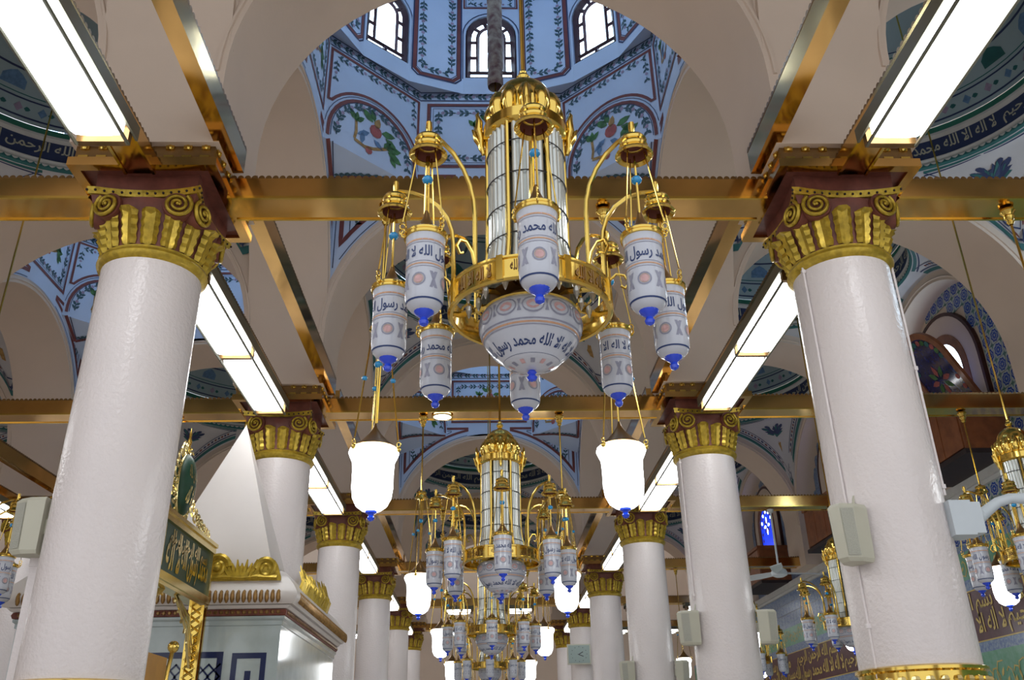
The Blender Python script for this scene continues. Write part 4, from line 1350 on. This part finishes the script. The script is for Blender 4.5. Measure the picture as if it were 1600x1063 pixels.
# ------------------------------------------------------------------ glowing bell lamps hung from the crossing beams
def make_bell():
    root = link('bell_lamp', None); root.empty_display_size = .1     # origin at the underside of the beam
    MB().lathe([(.02, .0), (.045, -.005), (.05, -.02), (.04, -.03), (.03, -.05), (.036, -.06), (.03, -.075), (.018, -.09), (.026, -.10), (.014, -.12)], 20).build('ceiling_fitting', M['gold'], root)
    MB().tube([(0, 0, -.10), (0, 0, -.86)], .0085, 7).build('drop_rod', M['gold'], root)
    MB().lathe([(.010, -.80), (.02, -.815), (.05, -.825), (.054, -.84), (.046, -.85), (.062, -.87), (.068, -.89), (.05, -.90), (.02, -.895)], 20).build('rod_cap', M['gold'], root)
    ch = MB()
    for i in range(11): pass
    ch.tube([(.055, 0, -.89), (.145, 0, -1.62)], .005, 5)
    ch.tube([(.15 + .012 * math.cos(t * PI / 4), 0, -1.645 + .014 * math.sin(t * PI / 4)) for t in range(8)], .004, 5, True)
    ch.ball((.148, 0, -1.675), .016, 8, 6)
    cm = ch.mesh('chain', M['gold'])
    bm = MB().ball((.098, 0, -1.24), .018, 10, 7, 1, 1, .85).mesh('bead', M['bead'])
    for j in range(3):
        c = link('chain', cm, root, None, 2 * PI * j / 3 + .15)
        link('bead', bm, c)
    MB().tube([(0, 0, -.89), (0, 0, -1.52)], .006, 5).tube([(.018, 0, -.89), (.012, 0, -1.50)], .005, 5).build('inner_rod', M['gold'], root)
    MB().ball((0, 0, -1.12), .026, 12, 8, 1, 1, .85).build('bead', M['bead'], root)
    MB().lathe([(.006, -1.50), (.014, -1.53), (.04, -1.57), (.08, -1.615), (.115, -1.64), (.13, -1.655)], 24).build('lamp_lid', M['gold_dark'], root)
    MB().lathe([(.118, -1.655), (.140, -1.665), (.146, -1.685), (.136, -1.71), (.122, -1.74), (.118, -1.80), (.118, -1.89), (.110, -1.95), (.088, -1.995), (.055, -2.02), (.02, -2.028), (.001, -2.028)], 32).build('glass_bell', M['lit'], root)
    MB().lathe([(.035, -2.018), (.032, -2.035), (.018, -2.042), (.015, -2.05), (.022, -2.062), (.014, -2.078), (.001, -2.083)], 16).build('bell_finial', M['bluegls'], root)
    return root
proto_bell = make_bell()
first = True
for bi in (2, 3, 1):
    for ri in (1, 2, 3, 4):
        for s in (-1, 1):
            xc = (BAYX[bi][0] + BAYX[bi][1]) / 2
            if bi == 1 and (s < 0 or ri > 3 or ri == 1): continue
            if bi == 1: xc -= 2.4
            if bi == 3 and s < 0 and ri == 1: xc -= .18
            o = proto_bell if first else copy_tree(proto_bell)
            first = False
            o.location = (xc + s * .72 - (.03 if bi == 2 and ri < 3 else 0), ROWS[ri], 4.90)
            o.rotation_euler = (0, 0, .6 * ri + s)
            tag(o, 'glowing white bell lamp, %s crossing beam, %s half of %s bay' % (ORD[ri - 1], 'left' if s < 0 else 'right', BAYN[bi]), 'lamp', 'glowing bell lamps')
# ------------------------------------------------------------------ marble mihrab with a pyramid hood
MXR, MXL, MYF, MYB = -1.84, -4.05, 7.86, 10.7
mi = thing('mihrab', 'marble mihrab with white pyramid hood and gilded crests behind the nearest left column', 'mihrab', (-2.9, MYF, 0))
def loc(mb): return mb.xform(Matrix.Translation((2.9, -MYF, 0)))
t = .05
loc(MB().box(MXL, MXR, MYF, MYF + t, 0, 2.74)).build('front_wall', M['marble'], mi, False)
loc(MB().box(MXR - t, MXR, MYF + t, MYB, 0, 2.74)).build('side_wall', M['marble'], mi, False)
loc(MB().box(MXL, MXL + t, MYF + t, MYB, 0, 2.74)).build('side_wall', M['marble'], mi, False)
def cornice(name, prof, m, smooth=False):
    """profile (outward, z) swept round front and right side with a mitre"""
    mb = MB(); vs = []; fs = []
    for (d, z) in prof:
        vs += [(MXL - d, MYF - d, z), (MXR + d, MYF - d, z), (MXR + d, MYB, z)]
    for i in range(len(prof) - 1):
        for j in range(2):
            a = i * 3 + j
            fs.append((a, a + 1, a + 4, a + 3))
    return loc(mb.add(vs, fs)).build(name, M[m], mi, smooth)
cornice('grey_moulding', [(0, 2.66), (.012, 2.665), (.012, 2.70), (.03, 2.715), (.03, 2.735), (0, 2.74)], 'marble')
cornice('rope_moulding', [(.0, 2.735), (.035, 2.74), (.045, 2.765), (.035, 2.79), (.0, 2.795)], 'maroon')
cornice('maroon_moulding', [(.0, 2.79), (.05, 2.795), (.075, 2.82), (.0, 2.825)], 'whitemarble')
cornice('white_cavetto', [(.0, 2.82), (.10, 2.825), (.14, 2.87), (.145, 2.905), (.13, 2.935), (.10, 2.98), (.05, 3.04), (.0, 3.10), (-.06, 3.13)], 'whitemarble', True)
rp = MB(); eg = MB()
n = 46
for k in range(n):
    x = MXL + (MXR - MXL) * (k + .5) / n
    rp.ball((x, MYF - .043, 2.766), .017, 6, 4, 1.2, .6, 1)
    eg.ball((x + .01, MYF - .138, 2.882), .033, 7, 5, .62, .6, 1.7)
n = 44
for k in range(n):
    y = MYF + (MYB - MYF) * (k + .5) / n
    rp.ball((MXR + .043, y, 2.766), .017, 6, 4, .6, 1.2, 1)
    eg.ball((MXR + .135, y, 2.884), .030, 6, 5, .6, .62, 1.7)
loc(rp).build('rope_beads', M['gold_dark'], mi)['kind'] = 'stuff'; loc(eg).build('leaf_edge', M['fringe'], mi)['kind'] = 'stuff'
# hood
ap = (-2.40, 8.12, 4.56)
b0, b1, yb0, yb1 = -3.02, -1.93, 7.83, 8.50
hood = MB().add([(b0, yb0, 3.06), (b1, yb0, 3.06), (b1, yb1, 3.06), (b0, yb1, 3.06), ap], [(0, 1, 4), (1, 2, 4), (2, 3, 4), (3, 0, 4), (3, 2, 1, 0)])
loc(hood).build('pyramid_hood', M['whitemarble'], mi, False)
loc(MB().box(MXL + .02, MXR - .06, MYF - .0, 8.5, 2.98, 3.09)).build('hood_base', M['whitemarble'], mi, False)
# gilded crests
def crest(mp, L):
    mb = MB()
    def scroll(cx, cz, r, sg):
        pts = []
        for i in range(30):
            q = i / 29; a = q * 2 * PI * 1.6
            rr_ = r * (1 - q * .8)
            pts.append(mp(cx + sg * rr_ * math.cos(a), cz + rr_ * math.sin(a)))
        mb.tube(pts, [.028 * (1 - .5 * i / 29) for i in range(30)], 6)
    scroll(-L * .34, .12, .105, 1); scroll(L * .34, .10, .09, -1)
    mb.tube([mp(-L * .45, .02), mp(-L * .2, .03), mp(0, .02), mp(L * .2, .03), mp(L * .5, .02)], .024, 6)
    for k in range(9):
        x = -L * .22 + L * .44 * k / 8
        mb.tube([mp(x * .6, .02), mp(x, .10), mp(x * 1.25, .15 + .03 * (k % 2))], [.024, .02, .006], 5)
    c = Vector(mp(-L * .34, .12)); mb.ball(c, .045, 8, 6)
    out = [(-L * .52, 0), (-L * .52, .12)] + [(-L * .34 + .11 * math.cos(q), .12 + .105 * math.sin(q)) for q in (2.8, 2.3, 1.8, 1.3, .8, .3)] + [(-L * .08, .09), (0, .14), (L * .08, .09)] + [(L * .34 + .10 * math.cos(q), .10 + .095 * math.sin(q)) for q in (2.8, 2.3, 1.8, 1.3, .8, .3)] + [(L * .55, .03), (L * .55, 0)]
    p0, p1 = Vector(mp(0, 0)), Vector(mp(.1, 0))
    mb.prism([mp(*q) for q in out], (0, .02, 0))
    return mb
loc(crest(lambda u, v: (-2.20 + u, MYF - .09, 3.02 + v), .62)).build('gilded_crest', M['gold_leaf'], mi)
loc(crest(lambda u, v: (-2.95 + u, MYF - .09, 3.02 + v), .62)).build('gilded_crest', M['gold_leaf'], mi)
def spiky(mp):
    mb = MB(); rng = random.Random(11)
    for k in range(64):
        u = -.7 + 1.4 * k / 63
        h = .16 + .12 * rng.random() + .12 * max(0, u)
        w = (rng.random() - .5) * .1
        mb.tube([mp(u, 0, 0), mp(u + w, h * .5, .03 + w * .3), mp(u + w * 2 + .05, h, -.02 - w * .4)], [.024, .02, .004], 5)
    mb.tube([mp(-.72, .0, 0), mp(.72, .0, 0)], .03, 6)
    return mb
loc(spiky(lambda u, v, w: (MXR + .05 + w, 8.95 + u, 2.98 + v))).build('gilded_crest', M['gold_leaf'], mi)
# inlaid panels of the front
inl = MB(); mpf = lambda u, v: Vector((u, MYF - .004, v))
stroke(inl, [(-2.95, 1.6), (-2.95, 2.43), (-2.32, 2.43), (-2.32, 1.6)], .05, mpf)
stroke(inl, [(-2.20, 1.6), (-2.20, 2.42), (-1.96, 2.42), (-1.96, 1.6)], .045, mpf)
stroke(inl, [(-2.08, 1.6), (-2.08, 2.3)], .05, mpf)
for k in range(6):
    u = -2.86 + k * .09
    stroke(inl, [(u, 2.36), (u + .1, 2.26), (u, 2.16), (u + .1, 2.06)], .014, mpf)
    stroke(inl, [(u + .1, 2.36), (u, 2.26), (u + .1, 2.16), (u, 2.06)], .014, mpf)
loc(inl).build('navy_inlay', M['inlay'], mi, False)['kind'] = 'stuff'

# ------------------------------------------------------------------ gilded minbar gate
XM, Y0, Y1 = -2.46, 6.02, 7.62
mg = thing('minbar_gate', 'gilded gate with dark green lettered panel and oval medallion beside the marble mihrab', 'gate', (XM, (Y0 + Y1) / 2, 0))
ym = (Y0 + Y1) / 2
mpg = lambda off: (lambda u, v: Vector((off, -u, v)))     # u to the viewer's right would be towards the camera: viewer stands on +x
# viewer on +x side looking to -x: right-hand side is +y
mpg = lambda off: (lambda u, v: Vector((off, u, v)))
hw = (Y1 - Y0) / 2
gp_ = MB().box(-.03, .03, -hw, hw, 2.86, 3.22).build('green_panel', M['greenenamel'], mg, False)
fr = MB()
for z0, z1, d in ((3.22, 3.27, .06), (3.27, 3.30, .075), (2.80, 2.86, .06), (2.77, 2.80, .05)):
    fr.box(-d, d, -hw - .03, hw + .03, z0, z1)
fr.box(-.05, .05, hw - .0, hw + .035, 2.80, 3.27).box(-.05, .05, -hw - .035, -hw, 2.80, 3.27)
fr.build('panel_frame', M['palegold'], mg, False)
lt = MB()
lettering(lt, CREED_A, -hw + .04, hw * .05, 2.90, 3.20, mpg(.034)); lettering(lt, CREED_B, hw * .08, hw - .05, 2.89, 3.19, mpg(.034))
lettering(lt, BASMALA, -hw * .3, hw - .1, 3.04, 3.20, mpg(.034))
lt.build('panel_lettering', M['palegold'], gp_, False)['kind'] = 'stuff'
# oval medallion with openwork frame
oy, oz = -.03, 3.58
md = MB().ball((0, oy, oz), .18, 20, 12, .50, .72, 1.40).build('oval_medallion', M['greenenamel'], mg)
lt = MB()
mo = lambda u, v: Vector((.003 + .09 * math.sqrt(max(.02, 1 - ((u - oy) / .13) ** 2 - ((v - oz) / .252) ** 2)), u, v))
lettering(lt, CREED_B, oy - .085, oy + .085, oz - .0, oz + .15, mo); lettering(lt, CREED_A, oy - .08, oy + .08, oz - .16, oz - .02, mo)
lt.build('medallion_lettering', M['palegold'], md, False)['kind'] = 'stuff'
ow = MB()
for k in range(26):
    a = 2 * PI * k / 26
    c = (0, oy + .18 * math.cos(a), oz + .30 * math.sin(a))
    r_ = .042 if k % 2 else .055
    ow.tube([(c[0], c[1] + r_ * math.cos(a + q * PI / 5), c[2] + r_ * math.sin(a + q * PI / 5)) for q in range(8)], .0085, 5)
ow.tube([(0, oy + .137 * math.cos(2 * PI * k / 28), oz + .25 * math.sin(2 * PI * k / 28)) for k in range(28)], .012, 6, True)
for sg in (-1, 1):
    for k in range(9):
        q = k / 8
        c = (0, oy + sg * (.14 + q * (hw - .15)), 3.32 + .20 * (1 - q) ** 1.5)
        for j, r_ in enumerate((.05, .035)):
            ow.tube([(0, c[1] + r_ * math.cos(t * .85 + k) * (1 - t * .08), c[2] + .05 * j + r_ * math.sin(t * .85 + k) * (1 - t * .08)) for t in range(9)], .009, 5)
ow.tube([(0, oy, 3.30), (0, oy, 3.38)], .03, 6)
ow.build('openwork_crest', M['palegold'], mg)
MB().lathe([(.012, 3.84), (.022, 3.87), (.012, 3.90), (.02, 3.93), (.01, 3.97), (.012, 4.0), (.002, 4.05)], 10, (0, oy, 0)).build('crest_finial', M['gold'], mg)
# posts and braces
for y in (hw - .10, -hw + .02):
    ps = MB().box(-.05, .05, y, y + .035, 0, 2.78).box(-.05, .05, y + .085, y + .12, 0, 2.78)
    for k in range(34):
        z = .05 + k * .08
        ps.tube([(.0, y + .03, z), (.0, y + .09, z + .08)], .010, 4).tube([(.0, y + .09, z), (.0, y + .03, z + .08)], .010, 4)
    for xx in (-.05, .05): ps.box(xx - .012, xx + .012, y - .012, y + .0, 0, 2.78)
    for k in range(40):
        z = .05 + k * .068
        ps.tube([(-.05, y - .006, z), (.05, y - .006, z + .068)], .008, 4).tube([(.05, y - .006, z), (-.05, y - .006, z + .068)], .008, 4)
    ps.build('lattice_post', M['gold'], mg, False)
br = MB()
for sg in (-1, 1):
    for d in (0, .07, .14):
        br.tube([(0, sg * (hw - .12), 2.30 + d), (0, sg * (hw - .30), 2.56 + d * .8), (0, sg * .12, 2.78)], .014, 5)
    for k in range(6):
        q = k / 5
        br.tube([(0, sg * (hw - .15 - .5 * q), 2.40 + .33 * q), (0, sg * (hw - .15 - .42 * q), 2.55 + .2 * q)], .011, 5)
br.build('arch_brace', M['palegold'], mg)
ld = MB().box(-.02, .0, -.50, .16, 0, 2.32)
ld.build('orange_door', M['orange'], mg, False)
for y, z in ((.35, 2.42), (-.40, 2.52)):
    MB().ball((-.03, y, z), .045, 10, 8).tube([(-.03, y, z), (-.03, y - .06, z - .2), (-.03, y - .12, z - .6)], .016, 6).build('gilt_knob', M['gold'], mg)

# ------------------------------------------------------------------ loudspeakers on the columns
def make_speaker():
    root = link('loudspeaker', None); root.empty_display_size = .1
    # tapered wedge-fronted cabinet, back against the column (y+), front towards -y
    w0, w1, h = .085, .065, .155
    prof = [(-w0, 0), (-w0 * .9, -.10), (-.035, -.175), (.035, -.175), (w0 * .9, -.10), (w0, 0)]
    vs = []
    for z, k in ((-h, .82), (-h + .02, .93), (h - .02, 1.0), (h, .88)):
        vs += [(x * k, y * k, z) for x, y in prof]
    fs = []
    for i in range(3):
        for j in range(6):
            a, b = i * 6 + j, i * 6 + (j + 1) % 6
            fs.append((a, b, b + 6, a + 6))
    fs += [(5, 4, 3, 2, 1, 0), (18, 19, 20, 21, 22, 23)]
    MB().add(vs, fs).build('cabinet', M['speaker'], root, False)
    for s in (-1, 1):
        A, B = Vector((s * w0 * .9, -.10)), Vector((s * .035, -.175))
        d = B - A; nn = Vector((s * abs(d.y), -abs(d.x))).normalized() * .004
        q = []
        for tt, z in ((.08, -h + .03), (.92, -h + .03), (.92, h - .03), (.08, h - .03)):
            c = A + d * tt
            kk = .93 + .07 * (z + h - .02) / (2 * h - .04)
            q.append((c.x * kk + nn.x, c.y * kk + nn.y, z))
        MB().add(q, [(0, 1, 2, 3)]).build('grille', M['grille'], root, False)
    MB().tube([(0, .01, h - .01), (.0, .02, h + .05), (.01, .04, h + .10)], .008, 5).build('cable', M['speaker'], root)
    MB().box(-.03, .03, -.005, .03, -.04, .04).build('bracket', M['speaker'], root, False)
    return root
proto_sp = make_speaker()
spk = [(3, 1, -148, 2.665, 'facing the aisle on the nearest right column'), (3, 1, 62, 2.60, 'behind the security camera on the nearest right column'), (2, 1, 182, 2.80, 'on the left side of the nearest left column'),
       (3, 2, -160, 2.69, 'left side of the second right column'), (3, 2, -20, 2.69, 'right side of the second right column'),
       (3, 3, -160, 2.62, 'left side of the third right column'), (3, 3, -20, 2.62, 'right side of the third right column')]
for k, (ci, ri, deg, z, where) in enumerate(spk):
    o = proto_sp if k == 0 else copy_tree(proto_sp)
    a = math.radians(deg)
    r_ = .325
    o.location = (CX[ci] + r_ * math.cos(a), ROWS[ri] + r_ * math.sin(a), z)
    o.rotation_euler = (math.radians(0), 0, a + PI / 2)
    tag(o, 'beige wedge-shaped loudspeaker ' + where, 'loudspeaker', 'column loudspeakers')

# conduits down the nearest columns
def conduit(x, y, z0, z1, label, r=.008):
    root = thing('conduit', label, 'conduit', (x, y, 0))
    MB().tube([(0, 0, z0), (0, 0, z1)], r, 8).build('pipe', M['column'], root)
    for z in (z0 + .05, (z0 + z1) / 2, z1 - .05):
        MB().box(-r * 1.4, r * 1.4, -r * 1.4, r * 1.4, z - .012, z + .012).build('clip', M['column'], root, False)
conduit(2.2 - .287, 4.81, 0, 4.40, 'thin white conduit down the aisle side of the nearest right column')
conduit(2.2 + .288, 4.81, 2.9, 4.46, 'thin white conduit down the wall side of the nearest right column')
conduit(2.2 - .290, 8.72, 2.95, 4.38, 'thin white conduit on the second right column')
tr = thing('cable_trunk', 'white cable trunk below the loudspeaker on the nearest left column', 'trunking', (-2.2 - .345, 5.02, 0))
MB().box(-.055, .03, -.05, .05, 0, 2.64).build('trunk_body', M['column'], tr, False)
MB().box(-.06, .032, -.055, .055, 2.60, 2.65).build('trunk_cap', M['column'], tr, False)

# ------------------------------------------------------------------ security camera
cc = thing('security_camera', 'pale grey security camera on a curved arm from the nearest right column', 'camera', (2.2 + .31, 4.74, 2.75))
MB().box(-.09, .03, -.075, .075, -.105, .085).build('mount_plate', M['camwhite'], cc, False)
bx = MB().box(.03, .085, -.07, .07, -.095, .075)
bx.build('junction_box', M['camwhite'], cc, False)
MB().lathe([(.055, 0), (.05, .015), (.038, .035)], 16).xform(Matrix.Translation((.085, 0, .01)) @ Matrix.Rotation(PI / 2, 4, 'Y')).build('arm_socket', M['camwhite'], cc)
pth = [(.10, 0, .005), (.16, 0, .045), (.22, -.01, .085), (.29, -.02, .105), (.36, -.03, .10), (.42, -.03, .08), (.45, -.03, .045)]
MB().tube(pth, [.036, .031, .028, .028, .03, .036, .042], 12).build('curved_arm', M['camwhite'], cc)
MB().lathe([(.02, .06), (.07, .05), (.082, .03), (.084, -.06), (.078, -.08), (.07, -.085)], 24, (.45, -.03, 0)).build('camera_housing', M['camwhite'], cc)
MB().lathe([(.074, -.085), (.068, -.11), (.045, -.135), (.001, -.145)], 20, (.45, -.03, 0)).build('camera_dome', M['black'], cc)
for y, z in ((-.055, .055), (.055, .055), (-.055, -.075), (.055, -.075)):
    MB().ball((.086, y, z), .007, 8, 5).build('bolt', M['wire'], cc)

# ------------------------------------------------------------------ ceiling fan under the third crossing beam
fn = thing('ceiling_fan', 'white three-bladed ceiling fan on a long rod in the right bay', 'fan', (4.15, ROWS[3], 4.90))
MB().lathe([(.02, 0), (.05, -.01), (.045, -.05), (.015, -.07)], 14).build('canopy', M['camwhite'], fn)
MB().tube([(0, 0, -.05), (0, 0, -.92)], .015, 8).build('drop_rod', M['camwhite'], fn)
MB().lathe([(.02, -.84), (.045, -.87), (.10, -.90), (.115, -.93), (.11, -.975), (.06, -1.0), (.001, -1.01)], 22).build('motor', M['camwhite'], fn)
blade = MB()
vs = []
for i in range(7):
    t_ = i / 6; x = .10 + .55 * t_; w = .035 + .045 * min(1, t_ * 2.2)
    for s in (-1, 1):
        for dz in (0, .008): vs.append((x, s * w, -.945 + s * .02 + dz))
fs = []
for i in range(6):
    a = i * 4
    fs += [(a, a + 4, a + 6, a + 2), (a + 1, a + 3, a + 7, a + 5), (a, a + 1, a + 5, a + 4), (a + 2, a + 6, a + 7, a + 3)]
fs += [(0, 2, 3, 1), (24, 25, 27, 26)]
bme = blade.add(vs, fs).mesh('blade', M['camwhite'], False)
for k in range(3): link('blade', bme, fn, None, 2 * PI * k / 3 + .15)

# ------------------------------------------------------------------ wall clock on the far right column
ck = thing('clock', 'grey square-framed clock on the fifth column right of the central aisle', 'clock', (2.06, ROWS[5] - .36, 3.75))
MB().box(-.27, .27, -.03, .06, -.22, .22).build('clock_case', M['speaker'], ck, False)
fc = MB().box(-.245, .245, -.036, -.03, -.195, .195).build('clock_face', M['clockface'], ck, False)
hd = MB()
mh = lambda u, v: Vector((u, -.039, v))
stroke(hd, [(-.03, 0.0), (.10, -.05)], .016, mh); stroke(hd, [(0, 0), (.09, .05)], .016, mh)
for k in range(12):
    a = 2 * PI * k / 12; discp(hd, (.18 * math.sin(a), .16 * math.cos(a)), .009, mh, 5)
hd.build('clock_hands', M['wire'], fc, False)['kind'] = 'stuff'

# ------------------------------------------------------------------ small round downlights under the second crossing beam
first = None
for k, (x, where) in enumerate(((-.55, 'left of the nearest chandelier bowl'), (-3.38, 'right of the nearest left column'), (-5.62, 'left of the nearest left column'))):
    if first is None:
        o = link('downlight', None); first = o; o.empty_display_size = .05
        MB().lathe([(.10, 0), (.115, -.004), (.115, -.012), (.095, -.014), (.09, -.004)], 24).build('trim_ring', M['gold'], o)
        MB().lathe([(.092, -.003), (.09, -.010), (.05, -.012), (.001, -.012)], 24).build('lens', M['lit'], o)
    else:
        o = copy_tree(first)
    o.location = (x, ROWS[2] - .0, 4.90)
    tag(o, 'small glowing round downlight under the second gold crossing beam, ' + where, 'downlight', 'beam downlights')
